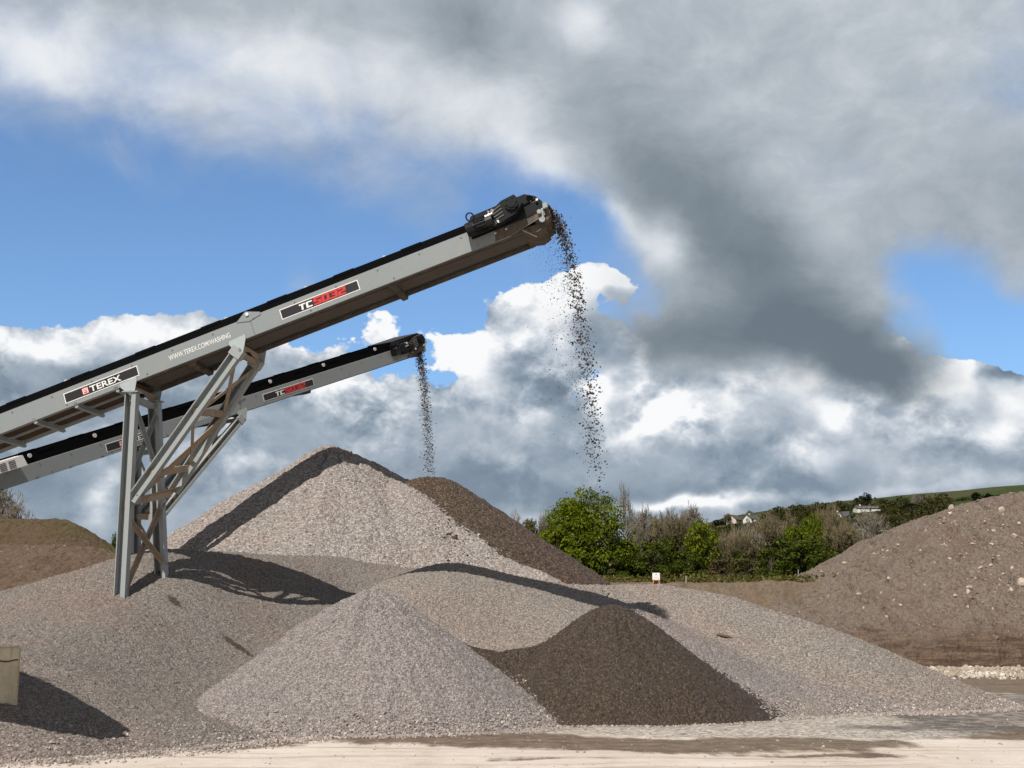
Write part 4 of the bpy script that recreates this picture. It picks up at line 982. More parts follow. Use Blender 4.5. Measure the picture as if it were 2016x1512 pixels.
# ------------------------------------------------------------------ earth: mounds, bank, fields
def earth_mat(name, a, bcol, red, stones=True, scale=1.0, grass=None, gz=None, damp=None, low=False):
    m, T, b = new_mat(name); p = pos(T)
    n = T.noise(p, .5 * scale, 8, .64).outputs[0]; f = T.noise(p, 5 * scale, 6, .7).outputs[0]
    run = T.noise(T.vm('MULTIPLY', p, (1.0, .35, .22)), .9 * scale, 6, .62, .3).outputs[0]
    c = T.mix(T.sstep(f, .30, .70), a, bcol)
    c = T.mix(T.m('MULTIPLY', T.sstep(run, .53, .68), .48), c, red)
    c = T.mix(T.m('MULTIPLY', T.sstep(n, .52, .70), .40), c, sc(a, .72))
    if low:
        s_ = T.n('ShaderNodeSeparateXYZ'); T.link(p, s_.inputs[0])
        k_ = T.m('SUBTRACT', 1.0, T.sstep(T.m('ADD', s_.outputs[2], T.m('MULTIPLY', T.m('SUBTRACT', n, .5), 3.6)), 1.0, 2.9))
        st_ = T.noise(T.vm('MULTIPLY', p, (.40, .40, 3.2)), 1.0, 7, .68, 1.3).outputs[0]
        c = T.mix(T.m('MULTIPLY', k_, .85), c, T.mix(T.sstep(st_, .42, .58), (.088, .058, .041), (.185, .128, .092)))
        gl = T.noise(T.vm('MULTIPLY', p, (1.0, .30, .30)), 1.1, 4, .55, .9).outputs[0]
        c = T.mix(T.m('MULTIPLY', T.m('SUBTRACT', 1.0, T.sstep(T.m('ABSOLUTE', T.m('SUBTRACT', gl, .5)), .0, .018)), .55), c, (.07, .048, .035))
    if damp:
        s = stain_field(T, p, damp, .9, .6); sp_ = T.n('ShaderNodeSeparateXYZ'); T.link(p, sp_.inputs[0])
        c = T.mix(T.m('MULTIPLY', T.sstep(s, .3, .8), .8), c, sc(a, .45))
    if grass:
        s = T.n('ShaderNodeSeparateXYZ'); T.link(T.n('ShaderNodeNewGeometry').outputs['Position'], s.inputs[0])
        g = T.sstep(T.m('ADD', s.outputs[2], T.m('MULTIPLY', T.m('SUBTRACT', n, .5), 3.2)), gz[0], gz[1])
        g = T.m('MULTIPLY', g, T.m('MULTIPLY_ADD', T.sstep(T.noise(p, .8, 6, .65).outputs[0], .40, .62), .62, .05))
        gc = T.mix(T.sstep(T.noise(p, .35, 4).outputs[0], .42, .62), grass[0], grass[1])
        gc = T.mix(T.m('MULTIPLY', T.sstep(f, .45, .7), .4), gc, a)
        c = T.mix(g, c, gc)
    if stones:
        v = T.n('ShaderNodeTexVoronoi'); T.link(p, v.inputs['Vector']); v.inputs['Scale'].default_value = 3.6
        s = T.n('ShaderNodeSeparateColor'); T.link(v.outputs['Color'], s.inputs[0])
        k = T.m('MULTIPLY', T.sstep(s.outputs[0], .72, .80), T.sstep(T.m('MULTIPLY', v.outputs['Distance'], -1), -.32, -.18))
        k = T.m('MULTIPLY', k, T.sstep(T.noise(p, .35, 3).outputs[0], .40, .60))
        c = T.mix(T.m('MULTIPLY', k, .6), c, (.42, .35, .29))
        h = T.m('MULTIPLY_ADD', k, .35, T.m('ADD', f, T.m('MULTIPLY', run, .8)))
    else: h = T.m('ADD', f, T.m('MULTIPLY', run, .6))
    T.link(c, b.inputs['Base Color']); b.inputs['Roughness'].default_value = .95; b.inputs['Specular IOR Level'].default_value = .15
    bump(T, b, h, 1.0, .22)
    return m
M['earth'] = earth_mat('brown_earth', (.148, .116, .095), (.262, .215, .180), (.170, .110, .085), low=True)
M['bank'] = earth_mat('bank_earth', (.155, .118, .085), (.235, .185, .138), (.14, .09, .065), False)
M['bare'] = earth_mat('bare_soil', (.145, .100, .072), (.225, .163, .120), (.15, .080, .055), True, 1.2)
M['grassy'] = earth_mat('grassy_soil', (.122, .086, .058), (.178, .128, .086), (.11, .066, .044), False, 1.3, grass=((.135, .098, .048), (.105, .102, .036)), gz=(2.6, 4.6))

E_CTRL = [P(1480, 1172, 88), P(1560, 1151, 87.5), P(1600, 1126, 87), P(1650, 1108, 86.7), P(1700, 1091, 86.5), P(1780, 1052, 86), P(1850, 1016, 86), P(1940, 986, 86), P(2016, 973, 86), P(2150, 962, 86), P(2350, 958, 86), P(2600, 985, 86),
          P(1500, 1205, 82), P(1600, 1190, 80.5), P(1700, 1170, 79), P(1850, 1140, 78.5), P(2016, 1120, 78.5), P(2250, 1115, 78.5), P(2600, 1130, 78.5),
          P(1560, 1238, 75), P(1660, 1252, 74.3), P(1760, 1262, 73.6), P(1860, 1262, 73.2), P(2016, 1258, 73), P(2250, 1256, 73), P(2600, 1256, 73),
          (13, 92, 5.0), (20, 95, 4.6), (30, 97, 4.6), (45, 97, 4.6), (62, 96, 4.6), (24, 91, 7.9), (36, 92, 9.0), (50, 92, 9)]
fE0 = rbf(E_CTRL)
def fE(X, Y):
    z = fE0(X, Y)
    gl = fbm(X * 1.0 + .4 * fbm(X, Y, .3, 3, .5, 103), Y * .22, .55, 3, .5, 105)
    z = z - .30 * np.exp(-(gl / .035) ** 2) * np.clip((z - 1.2) / 2, 0, 1) + .22 * fbm(X, Y, .25, 5, .55, 101) + .16 * fbm(X * 2.2 + Y * .6, Y * .25, .5, 4, .6, 107)
    # undercut foot: a low steep face where the loader has dug
    edge = 72.2 + .9 * fbm(X, Y * 0 + 3, .35, 4, .6, 111)
    k = np.clip((Y - edge) / .75, 0, 1); k = k * k * (3 - 2 * k)
    ledge = 1 + .10 * np.sign(np.sin(k * 13)) * (k > .05) * (k < .95)
    return np.where(k < 1, np.minimum(z, z * k * ledge + (1 - k) * -.2), z)
o = heightfield('earth_mound', 12, 62, 70.5, 97, .14, fE, M['earth'], .036, below=-.15); tag(o, 'big brown earth mound on the right, dotted with pale stones', 'earth mound')

G_CTRL = [P(-200, 1034, 54), P(-90, 1026, 53.5), P(0, 1026, 53), P(70, 1023, 53), P(130, 1022, 53), P(152, 1031, 53), P(190, 1056, 53), P(225, 1081, 53), P(262, 1108, 53), P(330, 1150, 53), P(420, 1215, 53),
          P(-200, 1075, 49.5), P(-90, 1078, 49.5), P(0, 1079, 49.5), P(100, 1085, 49.7), P(200, 1100, 50), P(300, 1165, 50), P(-200, 1170, 46), P(0, 1170, 46), P(200, 1190, 46), P(330, 1230, 46),
          (-27, 58, 5), (-20, 58, 5), (-14, 58, 1.5), (-27, 63, 2.5), (-20, 63, 2), (-13, 63, .2)]
fg0 = rbf(G_CTRL)
def fGm(X, Y): return fg0(X, Y) + .16 * fbm(X, Y, .4, 5, .55, 121)
o = heightfield('grassy_mound', -28, -10, 46, 63, .14, fGm, M['grassy'], .03); tag(o, 'brown earth mound greened over with thin grass, at the far left', 'earth mound')
S_CTRL = [P(-200, 1074, 45.5), P(-60, 1078, 45.5), P(30, 1074, 45.5), P(70, 1073, 45.5), P(150, 1081, 45.5), P(215, 1086, 45.5), P(262, 1102, 45.5), P(340, 1150, 45.5),
          P(-200, 1120, 41.5), P(0, 1118, 41.5), P(100, 1120, 41.5), P(220, 1135, 41.5), P(330, 1180, 41.5), P(-200, 1190, 37.5), P(0, 1190, 37.5), P(200, 1200, 37.5), P(330, 1230, 37.5),
          (-24, 49, 3.6), (-17, 49, 3.6), (-12, 49, 2), (-24, 53, 1), (-15, 53, 1)]
fs0 = rbf(S_CTRL)
def fSm(X, Y): return fs0(X, Y) + .14 * fbm(X, Y, .5, 5, .55, 131)
o = heightfield('soil_mound', -25, -9, 37, 53, .12, fSm, M['bare'], .025); tag(o, 'bare reddish brown soil mound below the grassy one at the left', 'earth mound')

BANKZ = 4.9
def hillz(X, Y):
    a = np.degrees(np.arctan2(X, np.maximum(Y, 1)))
    H = np.interp(a, [-40, -22, -12, -4.6, 0, 4, 5.8, 7.7, 9.4, 11.9, 14.9, 17.9, 19.7, 24, 34], [16, 17, 20, 26, 31, 36, 41, 48.5, 53.5, 58, 62, 65, 67, 71, 73])
    t = np.clip((Y - 120) / 540, 0, 1); t = t * t * (3 - 2 * t)
    return BANKZ + (H - BANKZ + EYE) * t
def fBank(X, Y):
    e = 79.5 + .8 * fbm(X, Y * 0, .2, 4, .6, 141)
    t = np.clip((Y - e) / 4.6, 0, 1)
    lip = np.where(Y > e + 4.3, .12 * fbm(X, Y, 1.2, 4, .6, 149) + .1, 0)
    return BANKZ * (t * .85 + .15 * t * t * (3 - 2 * t)) - .05 + .14 * fbm(X, Y, .5, 5, .6, 143) * np.clip(t * 4, 0, 1) + lip
o = heightfield('earth_bank', -60, 62, 78.5, 88, .22, fBank, M['bank'], .02, below=-.12); tag(o, kind='structure')

def field_mat():
    m, T, b = new_mat('fields'); p = pos(T)
    v = T.n('ShaderNodeTexVoronoi'); T.link(T.vm('MULTIPLY', p, (1, .55, 0)), v.inputs['Vector']); v.inputs['Scale'].default_value = .028
    s = T.n('ShaderNodeSeparateColor'); T.link(v.outputs['Color'], s.inputs[0])
    c = T.ramp(s.outputs[1], [(0, (.022, .042, .012)), (.4, (.030, .055, .014)), (.7, (.050, .060, .022)), (1, (.062, .060, .028))])
    n = T.noise(p, .6, 7, .65).outputs[0]
    c = T.mix(T.m('MULTIPLY', T.sstep(n, .4, .65), .6), c, (.075, .068, .028))
    sp_ = T.n('ShaderNodeSeparateXYZ'); T.link(p, sp_.inputs[0])
    near = T.m('SUBTRACT', 1.0, T.sstep(sp_.outputs[1], 89, 94))
    c = T.mix(T.m('MULTIPLY', near, T.sstep(n, .3, .6)), c, (.165, .13, .06))
    T.link(c, b.inputs['Base Color']); b.inputs['Roughness'].default_value = 1; b.inputs['Specular IOR Level'].default_value = .1
    bump(T, b, n, .7, .6)
    return m
M['field'] = field_mat()
def build_field():
    xs = np.linspace(-330, 420, 230); ys = np.concatenate([np.arange(87.8, 130, 1.4), np.linspace(131, 700, 130), [800, 1000, 1300]])
    X, Y = np.meshgrid(xs, ys); Z = hillz(X, Y) + np.clip((Y - 95) / 60, 0, 1) * .9 * fbm(X, Y, .03, 4, .5, 151) + .10 * fbm(X, Y, .4, 3, .5, 153)
    Z[0] = BANKZ - .3
    ny, nx = X.shape; idx = np.arange(nx * ny).reshape(ny, nx)
    q = np.stack([idx[:-1, :-1], idx[:-1, 1:], idx[1:, 1:], idx[1:, :-1]], -1).reshape(-1, 4)
    me = np_mesh('hills', np.stack([X.ravel(), Y.ravel(), Z.ravel()], -1), q, True); me.materials.append(M['field'])
    o = bpy.data.objects.new('hills', me); col.objects.link(o); tag(o, kind='structure')
build_field()
def sight(px, py, y0=140.0, y1=760.0):
    """distance at which a sight line first meets the hillside"""
    d = ray(px, py); ys = np.arange(y0, y1, 1.0); xs = d.x / d.y * ys; zs = EYE + d.z / d.y * ys
    h = hillz(xs, ys) + .9 * fbm(xs, ys, .03, 4, .5, 151); k = np.where(zs < h)[0]
    return float(ys[k[0]]) if len(k) else float(ys[np.argmax((h - EYE) / ys)])
def land(x, y): return float(hillz(np.array([x]), np.array([y]))[0])

# ------------------------------------------------------------------ trees
def leaf_mat(name, stops, trans=.35):
    m = bpy.data.materials.new(name); m.use_nodes = True; T = NT(m.node_tree)
    out = T.n('ShaderNodeOutputMaterial'); g = T.n('ShaderNodeNewGeometry')
    oi = T.n('ShaderNodeObjectInfo').outputs['Random']
    r = T.m('ADD', T.m('MULTIPLY', g.outputs['Random Per Island'], .55), T.m('MULTIPLY', T.noise(g.outputs['Position'], .9, 3).outputs[0], .45))
    c = T.ramp(r, stops)
    c = T.mix(T.m('MULTIPLY', oi, .35), c, T.mix(1.0, c, (.75, .85, .7), 'MULTIPLY'))
    d = T.n('ShaderNodeBsdfDiffuse'); T.link(c, d.inputs[0]); t = T.n('ShaderNodeBsdfTranslucent'); T.link(T.mix(1.0, c, (1.3, 1.25, .6), 'MULTIPLY'), t.inputs[0])
    mx = T.n('ShaderNodeMixShader'); mx.inputs[0].default_value = trans; T.link(d.outputs[0], mx.inputs[1]); T.link(t.outputs[0], mx.inputs[2]); T.link(mx.outputs[0], out.inputs[0])
    return m
def bark_mat(name, a, b_):
    m, T, b = new_mat(name); n = T.noise(pos(T), 3, 5, .65).outputs[0]
    T.link(T.mix(T.sstep(n, .35, .65), a, b_), b.inputs['Base Color']); b.inputs['Roughness'].default_value = .95; return m
M['leaf_bright'] = leaf_mat('spring_leaves', [(.2, (.060, .088, .008)), (.5, (.135, .172, .014)), (.8, (.235, .265, .028))], .4)
M['leaf_mid'] = leaf_mat('green_leaves', [(.2, (.036, .050, .010)), (.5, (.072, .095, .017)), (.8, (.125, .150, .028))])
M['leaf_olive'] = leaf_mat('budding_leaves', [(.2, (.068, .062, .024)), (.5, (.118, .110, .042)), (.8, (.17, .16, .066))])
M['leaf_dark'] = leaf_mat('dark_needles', [(.2, (.006, .012, .007)), (.5, (.011, .020, .011)), (.8, (.022, .034, .017))], .15)
M['leaf_brown'] = leaf_mat('brown_scrub', [(.2, (.060, .044, .024)), (.5, (.105, .082, .048)), (.8, (.16, .132, .078))], .25)
M['leaf_straw'] = leaf_mat('dry_grass', [(.2, (.085, .082, .026)), (.5, (.15, .138, .045)), (.8, (.22, .195, .08))], .3)
M['leaf_scrub'] = leaf_mat('hillside_scrub', [(.2, (.030, .034, .013)), (.5, (.058, .056, .024)), (.8, (.095, .085, .042))], .25)
M['bark'] = bark_mat('bark', (.06, .048, .036), (.13, .105, .08))
M['twig'] = bark_mat('bare_twigs', (.15, .13, .10), (.28, .245, .195))
M['twig_brown'] = bark_mat('bare_twigs_brown', (.125, .102, .056), (.235, .192, .110))

def tubes(segs, seg=3):
    """segments (p0, p1, r0, r1) as one triangle-fan-free quad mesh"""
    A = np.array([[*p, *q, a, b] for p, q, a, b in segs]); p0, p1 = A[:, :3], A[:, 3:6]
    d = p1 - p0; d /= np.maximum(np.linalg.norm(d, axis=1), 1e-6)[:, None]
    h = np.where(np.abs(d[:, 2:3]) < .9, [[0, 0, 1.]], [[1., 0, 0]]); x = np.cross(d, h); x /= np.linalg.norm(x, axis=1)[:, None]; y = np.cross(d, x)
    V = []
    for p, r in ((p0, A[:, 6]), (p1, A[:, 7])):
        for k in range(seg):
            t = 2 * math.pi * k / seg; V.append(p + (x * math.cos(t) + y * math.sin(t)) * r[:, None])
    V = np.stack(V, 1); n = len(A)
    Fq = np.array([[k, (k + 1) % seg, seg + (k + 1) % seg, seg + k] for k in range(seg)])
    return V.reshape(-1, 3), (Fq[None] + (np.arange(n) * 2 * seg)[:, None, None]).reshape(-1, 4)

def leaves(cent, size, nrm=None):
    n = len(cent); a = rng.normal(size=(n, 3)); a /= np.linalg.norm(a, axis=1)[:, None]
    if nrm is not None: a = a * .7 + nrm; a /= np.linalg.norm(a, axis=1)[:, None]
    h = rng.normal(size=(n, 3)); x = np.cross(a, h); x /= np.linalg.norm(x, axis=1)[:, None]; y = np.cross(a, x)
    s = size * (.6 + rng.random(n) * .8); x *= s[:, None]; y *= (s * .72)[:, None]
    fold = a * (s * .25)[:, None]
    V = np.stack([cent - x, cent - y + fold, cent + x, cent + y + fold], 1)
    return V.reshape(-1, 3), np.arange(4 * n).reshape(n, 4)

def leafy_mesh(seed, prof, nclump, nleaf, lsize, crown0=.12, fill=.5):
    """unit tree: height 1, half-width prof(t); returns (trunk segs, leaf arrays)"""
    rs = np.random.default_rng(seed); cl = []
    while len(cl) < nclump:
        t = crown0 + (1 - crown0) * rs.random() ** .9; w = prof(t); an = rs.random() * 2 * math.pi; rr = math.sqrt(rs.random() * (1 - fill) + fill * rs.random())
        if rs.random() < .25 + w * 1.6: cl.append((w * rr * math.cos(an), w * rr * math.sin(an), t * .955, (.055 + .07 * rs.random()) * (.5 + w * 1.3)))
    cl = np.array(cl); per = rs.multinomial(nleaf, (cl[:, 3] ** 2) / (cl[:, 3] ** 2).sum())
    C, N = [], []
    for c, k in zip(cl, per):
        d = rs.normal(size=(k, 3)); d /= np.linalg.norm(d, axis=1)[:, None]
        r = c[3] * (.45 + .75 * rs.random(k) ** .6)
        q = c[:3] + d * r[:, None] * [1.15, 1.15, .8]; C.append(q); N.append(d + [0, 0, .45])
    C = np.concatenate(C); N = np.concatenate(N)
    top = [(0, 0, 0)]; segs = []
    lean = rs.normal(0, .02, 2); pz = 0; pp = np.array([0, 0, -.04])
    for t in np.linspace(.08, .72, 7):
        q = np.array([lean[0] * t * 3, lean[1] * t * 3, t]); segs.append((pp, q, .030 * (1 - (t - .08)) ** 1.5 + .004, .030 * (1 - t) ** 1.5 + .004)); pp = q
    for c in cl[::1]:
        z0 = max(.10, min(.70, c[2] * .62)); b = np.array([lean[0] * z0 * 3, lean[1] * z0 * 3, z0]); mid = (b + c[:3]) / 2 + [0, 0, .03]
        segs.append((b, mid, .010, .006)); segs.append((mid, c[:3], .006, .002))
    return segs, C, N, lsize

def bare_mesh(seed, spread=.55, levels=5, trunks=1, up=.5, fine=1.0):
    rs = np.random.default_rng(seed); segs = []
    def grow(p, d, ln, r, lv):
        n = 3 if lv < 3 else 2
        for k in range(n):
            d = d + rs.normal(0, .16, 3) + np.array([0, 0, .05 * up]); d /= np.linalg.norm(d)
            q = p + d * ln / n; r2 = r * .84; segs.append((p, q, r, r2)); p, r = q, r2
            if lv < levels and (lv > 0 or k > 0):
                for _ in range(rs.integers(1, 3) if lv < levels - 1 else 2):
                    s = rs.normal(0, 1, 3); s -= d * s.dot(d); s /= np.linalg.norm(s) + 1e-6
                    dd = d * (1 - spread * .6) + s * spread * (.7 + .5 * rs.random()) + np.array([0, 0, .16 * up]); dd /= np.linalg.norm(dd)
                    grow(p, dd, ln * (.58 + .16 * rs.random()), r * .60, lv + 1)
        if lv < levels: grow(p, d, ln * .62, r * .8, lv + 1)
    for k in range(trunks):
        d = np.array([rs.normal(0, .28) * (trunks > 1), rs.normal(0, .28) * (trunks > 1), 1.0]); d /= np.linalg.norm(d)
        grow(np.array([rs.normal(0, .03) * (trunks > 1), rs.normal(0, .03) * (trunks > 1), -.03]), d, .40, .021 / math.sqrt(trunks), 0)
    A = np.array([[*p, *q] for p, q, _, _ in segs]); zt = max(np.percentile(A[:, 5], 99.2), .3); w = np.percentile(np.abs(A[:, [0, 1, 3, 4]]), 97)
    k = 1 / zt
    return [(np.array(p) * k, np.array(q) * k, max(a * k, .0032 * fine), max(b * k, .0024 * fine)) for p, q, a, b in segs], w * k

_proto = {}
def proto(kind):
    if kind in _proto: return _proto[kind]
    base, var = kind.rsplit('_', 1); sd = hash_seed(kind)
    if base == 'bare':
        var = int(var); segs, w = bare_mesh(sd, [.55, .5, .62, .45][var % 4], 5, [1, 3, 2, 4][var % 4])
        th = sorted(segs, key=lambda s: -s[2]); cut = max(8, len(th) // 9)
        d = dict(trunk=tubes([(a, b, r * 1.9, q * 1.9) for a, b, r, q in th[:cut]], 5), twigs=tubes(th[cut:], 3), w=w, n=len(segs))
    else:
        prof = {'round': lambda t: .34 * math.sqrt(max(0, 1 - ((t - .55) / .47) ** 2)) + .02,
                'tall': lambda t: (.30 * math.sqrt(max(0, 1 - ((t - .45) / .58) ** 2)) + .03) * (1 - .30 * max(0, t - .5)),
                'bush': lambda t: .52 * math.sqrt(max(0, 1 - ((t - .25) / .80) ** 2)) + .02,
                'cone': lambda t: .20 * (1 - t) ** .8 + .015,
                'main': lambda t: float(np.interp(t, [0, .12, .3, .5, .7, .85, .95, 1], [.30, .41, .43, .42, .36, .27, .18, .05]))}[base]
        n, l, s = {'round': (70, 4200, .023), 'tall': (80, 4400, .020), 'bush': (60, 4000, .029), 'cone': (70, 2600, .025), 'main': (190, 24000, .0132)}[base]
        segs, C, N, ls = leafy_mesh(sd, prof, n, l, s, .02 if base in ('bush', 'main', 'cone') else .16, .55)
        th = sorted(segs, key=lambda q: -q[2])
        d = dict(trunk=tubes(segs, 4), crown=leaves(C, ls, N), w=prof(.5))
    _proto[kind] = d; return d
def hash_seed(s): return sum((i + 3) * ord(c) for i, c in enumerate(s)) * 7 + 13

_meshes = {}
def tree(kind, px, top, base, wpx, y, label, mat=None, group='trees beyond the quarry bank', z=None, name='tree', cat='tree'):
    """px: middle; top and base rows; wpx: crown width, all in photograph pixels, standing at distance y"""
    d = proto(kind); b = at(px, base, y); t = at(px, top, y)
    zb = land(b.x, y) - .1 if z is None else z
    if y > 130 and z is None: zb = land(b.x, y) - .2
    H_ = max(.6, t.z - zb); Wd = wpx / F_PX * y / 2
    root = empty(name, (b.x, y, zb), random.random() * 6.28); tag(root, label, cat, group)
    root.scale = (Wd / d['w'], Wd / d['w'], H_)
    parts = [('trunk', 'trunk', 'twig' if kind.startswith('bare') else 'bark')]
    parts.append(('twigs', 'twigs', 'twig') if kind.startswith('bare') else ('crown', 'crown', mat or 'leaf_mid'))
    for nm, key, mt in parts:
        if kind.startswith('bare') and mat: mt = mat
        k = (kind, key, mt)
        if k not in _meshes:
            V, Fq = d[key]; me = np_mesh(nm, V, Fq, False); me.materials.append(M[mt]); _meshes[k] = me
        o = bpy.data.objects.new(nm, _meshes[k]); col.objects.link(o); o.parent = root
    return root

# --- belt of trees on the field edge behind the bank
tree('main_0', 1158, 957, 1142, 168, 97, 'tall bright green tree, the largest, directly beyond the dark heap', 'leaf_bright')
tree('bush_0', 1092, 1040, 1140, 120, 95, 'bright green bush pressed against the left of the tall green tree', 'leaf_bright', name='bush', cat='bush')
tree('round_0', 1042, 1022, 1135, 56, 99, 'small green tree just above the right slope of the dark stone heap', 'leaf_olive')
tree('bare_0', 1000, 1010, 1130, 70, 104, 'pale bare tree furthest left along the belt, over the dark heap slope')
tree('bare_3', 1078, 1012, 1120, 34, 104, 'thin bare sapling peeping out left of the tall green tree')
tree('bare_0', 1224, 958, 1140, 80, 101, 'tall grey leafless tree close against the right of the tall green tree')
tree('bare_2', 1268, 1006, 1140, 74, 100, 'grey leafless tree second to the right of the tall green tree')
tree('bush_1', 1288, 1066, 1145, 104, 96, 'low green bush right behind the white sign', 'leaf_mid', name='bush', cat='bush')
tree('bush_0', 1238, 1062, 1145, 70, 98, 'dark olive bush between the tall green tree and the white sign', 'leaf_mid', name='bush', cat='bush')
tree('bare_1', 1332, 1012, 1145, 84, 99, 'many stemmed bare tree above and right of the white sign', 'twig_brown')
tree('bare_2', 1352, 1003, 1145, 96, 101, 'pale barked bare tree with a forked trunk beside a green tree')
tree('tall_0', 1383, 1018, 1142, 74, 97, 'fresh green tree with a ragged top behind the pale forked trunk', 'leaf_bright')
tree('bush_1', 1350, 1085, 1146, 80, 95.5, 'dark green bush at the foot of the ragged green tree', 'leaf_mid', name='bush', cat='bush')
tree('bare_1', 1440, 1046, 1144, 80, 98, 'brown bare thicket tree below the two white houses', 'twig_brown')
tree('bare_3', 1475, 1040, 1142, 70, 100, 'slim bare tree with white stems right below the houses')
tree('bare_2', 1410, 1062, 1146, 66, 97, 'short brown bare tree right of the ragged green tree', 'twig_brown')
tree('bare_1', 1512, 1018, 1142, 88, 103, 'wide bare tree rising right of the two white houses', 'twig_brown')
tree('bare_0', 1556, 1010, 1140, 80, 105, 'bare brown tree behind the green pair right of the houses', 'twig_brown')
tree('round_1', 1601, 1004, 1110, 52, 103, 'small vivid green treetop sticking up over the brown thicket', 'leaf_bright')
tree('bush_1', 1570, 1036, 1130, 74, 101, 'yellow green bush below the vivid green treetop', 'leaf_bright', name='bush', cat='bush')
tree('round_0', 1594, 1060, 1142, 96, 97, 'dark green spreading tree in the middle of the right half of the belt', 'leaf_mid')
tree('bush_0', 1520, 1078, 1146, 76, 96.5, 'low green bush left of the dark spreading tree', 'leaf_mid', name='bush', cat='bush')
tree('bush_0', 1628, 1088, 1140, 70, 95, 'low green bush right above the crest of the brown mound', 'leaf_mid', name='bush', cat='bush')
tree('bare_3', 1642, 1000, 1130, 66, 105, 'bare twiggy tree in front of the half hidden white house', 'twig_brown')
tree('bare_1', 1662, 1034, 1130, 70, 100, 'olive bare tree right of the dark spreading tree', 'twig_brown')
tree('bare_2', 1712, 1008, 1100, 112, 102, 'broad fan shaped bare tree standing over the crest of the brown mound')
tree('round_1', 1672, 1040, 1122, 60, 104, 'olive green tree behind the fan shaped bare tree', 'leaf_olive')
tree('bush_1', 1748, 1048, 1090, 80, 110, 'brown scrub bush right of the fan shaped bare tree', 'leaf_olive', name='bush', cat='bush')
tree('bush_0', 1425, 1100, 1146, 90, 95, 'brown scrub bush below the bare thicket', 'leaf_brown', name='bush', cat='bush')
tree('bush_0', 1470, 1098, 1146, 86, 94.5, 'olive scrub bush below the slim white stems', 'leaf_olive', name='bush', cat='bush')
tree('bush_1', 1205, 1088, 1146, 60, 95, 'dark green bush at the right foot of the tall green tree', 'leaf_mid', name='bush', cat='bush')
tree('bush_0', 1120, 1088, 1142, 80, 94, 'dark leafy bush at the left foot of the tall green tree', 'leaf_mid', name='bush', cat='bush')
tree('bush_1', 1310, 1040, 1120, 70, 112, 'brown twiggy bush behind the white sign', 'leaf_olive', name='bush', cat='bush')
tree('bush_0', 1500, 1058, 1120, 110, 114, 'wide brown bush below the white houses', 'leaf_brown', name='bush', cat='bush')
tree('bush_1', 1640, 1060, 1120, 110, 112, 'wide olive bush behind the dark spreading tree', 'leaf_olive', name='bush', cat='bush')
tree('bush_0', 1255, 1050, 1120, 80, 113, 'olive bush in the gap right of the tall green tree', 'leaf_olive', name='bush', cat='bush')
for px, tp, bs, w, y, m_, lb in ((1262, 1040, 1140, 70, 99.5, 'leaf_mid', 'dark green round bush in the gap between the tall tree and the stemmed bare tree'), (1318, 1052, 1142, 60, 98, 'leaf_mid', 'green bush left of the pale forked trunk'),
        (1405, 1048, 1140, 56, 99, 'leaf_mid', 'green bush at the right edge of the ragged green tree'), (1452, 1082, 1144, 70, 96.8, 'leaf_mid', 'green bush under the slim white stems'), (1545, 1056, 1140, 80, 99, 'leaf_mid', 'green bush between the wide bare tree and the dark spreading tree'),
        (1632, 1052, 1130, 70, 100, 'leaf_mid', 'green bush against the right of the dark spreading tree'), (1690, 1058, 1116, 80, 104, 'leaf_olive', 'olive bush below the fan shaped bare tree'), (1780, 1040, 1075, 90, 112, 'leaf_olive', 'olive scrub bush right above the mound crest'), (1830, 1018, 1050, 90, 120, 'leaf_olive', 'scrub bush furthest right along the mound crest')):
    tree('bush_%d' % (int(px) % 2), px, tp, bs, w, y, lb, m_, name='bush', cat='bush')
# --- left side, seen past the front trestle
ZL = .0
tree('bare_2', 2, 960, 1050, 150, 66, 'pale bare tree rising behind the grassy mound at far left', z=3.2)
tree('round_0', 228, 1052, 1090, 40, 70, 'small dark green tree just left of the front trestle legs', z=.0)
tree('round_1', 286, 1056, 1100, 46, 74, 'dark green tree seen between the trestle legs', z=.0)
tree('tall_0', 352, 1056, 1100, 40, 72, 'little green tree showing right of the trestle at the foot of the tall heap', z=.0)
# --- far hillside
HG = 'trees along the far hillside'
def far_tree(kind, px, top, base, w, y, label, **k):
    y = sight(px, base)
    return tree(kind, px, top, base, w, y, label, group=HG, z=at(px, base, y).z - .5, **k)
far_tree('cone_0', 1688, 978, 1002, 16, 240, 'dark conifer, leftmost of the three beside the hill house', mat='leaf_dark')
far_tree('cone_0', 1697, 974, 1000, 16, 242, 'dark slim conifer, middle one of the three beside the hill house', mat='leaf_dark')
far_tree('tall_0', 1707, 969, 999, 22, 244, 'dark broad conifer, rightmost and tallest of the three on the hill', mat='leaf_dark')
far_tree('tall_0', 1656, 987, 1010, 20, 238, 'brownish tree on the skyline left of the conifers', mat='leaf_brown')
far_tree('bare_0', 1638, 992, 1014, 28, 236, 'faint bare tree on the skyline left of the brownish tree', mat='twig_brown')
far_tree('bare_2', 1807, 974, 1004, 30, 250, 'round bare tree standing on the hillside hedge', mat='twig')
far_tree('round_0', 1848, 978, 1000, 36, 254, 'domed olive tree on the hillside right of the round bare tree', mat='leaf_olive')
far_tree('round_1', 1922, 968, 986, 18, 262, 'dark ragged tree alone on the skyline near the mound top', mat='leaf_dark')
far_tree('round_0', 1946, 971, 985, 15, 262, 'second dark tree on the skyline next to the mound top', mat='leaf_dark')
far_tree('bush_0', 1962, 977, 986, 14, 262, 'low dark bush on the skyline touching the mound top', mat='leaf_brown', name='bush', cat='bush')
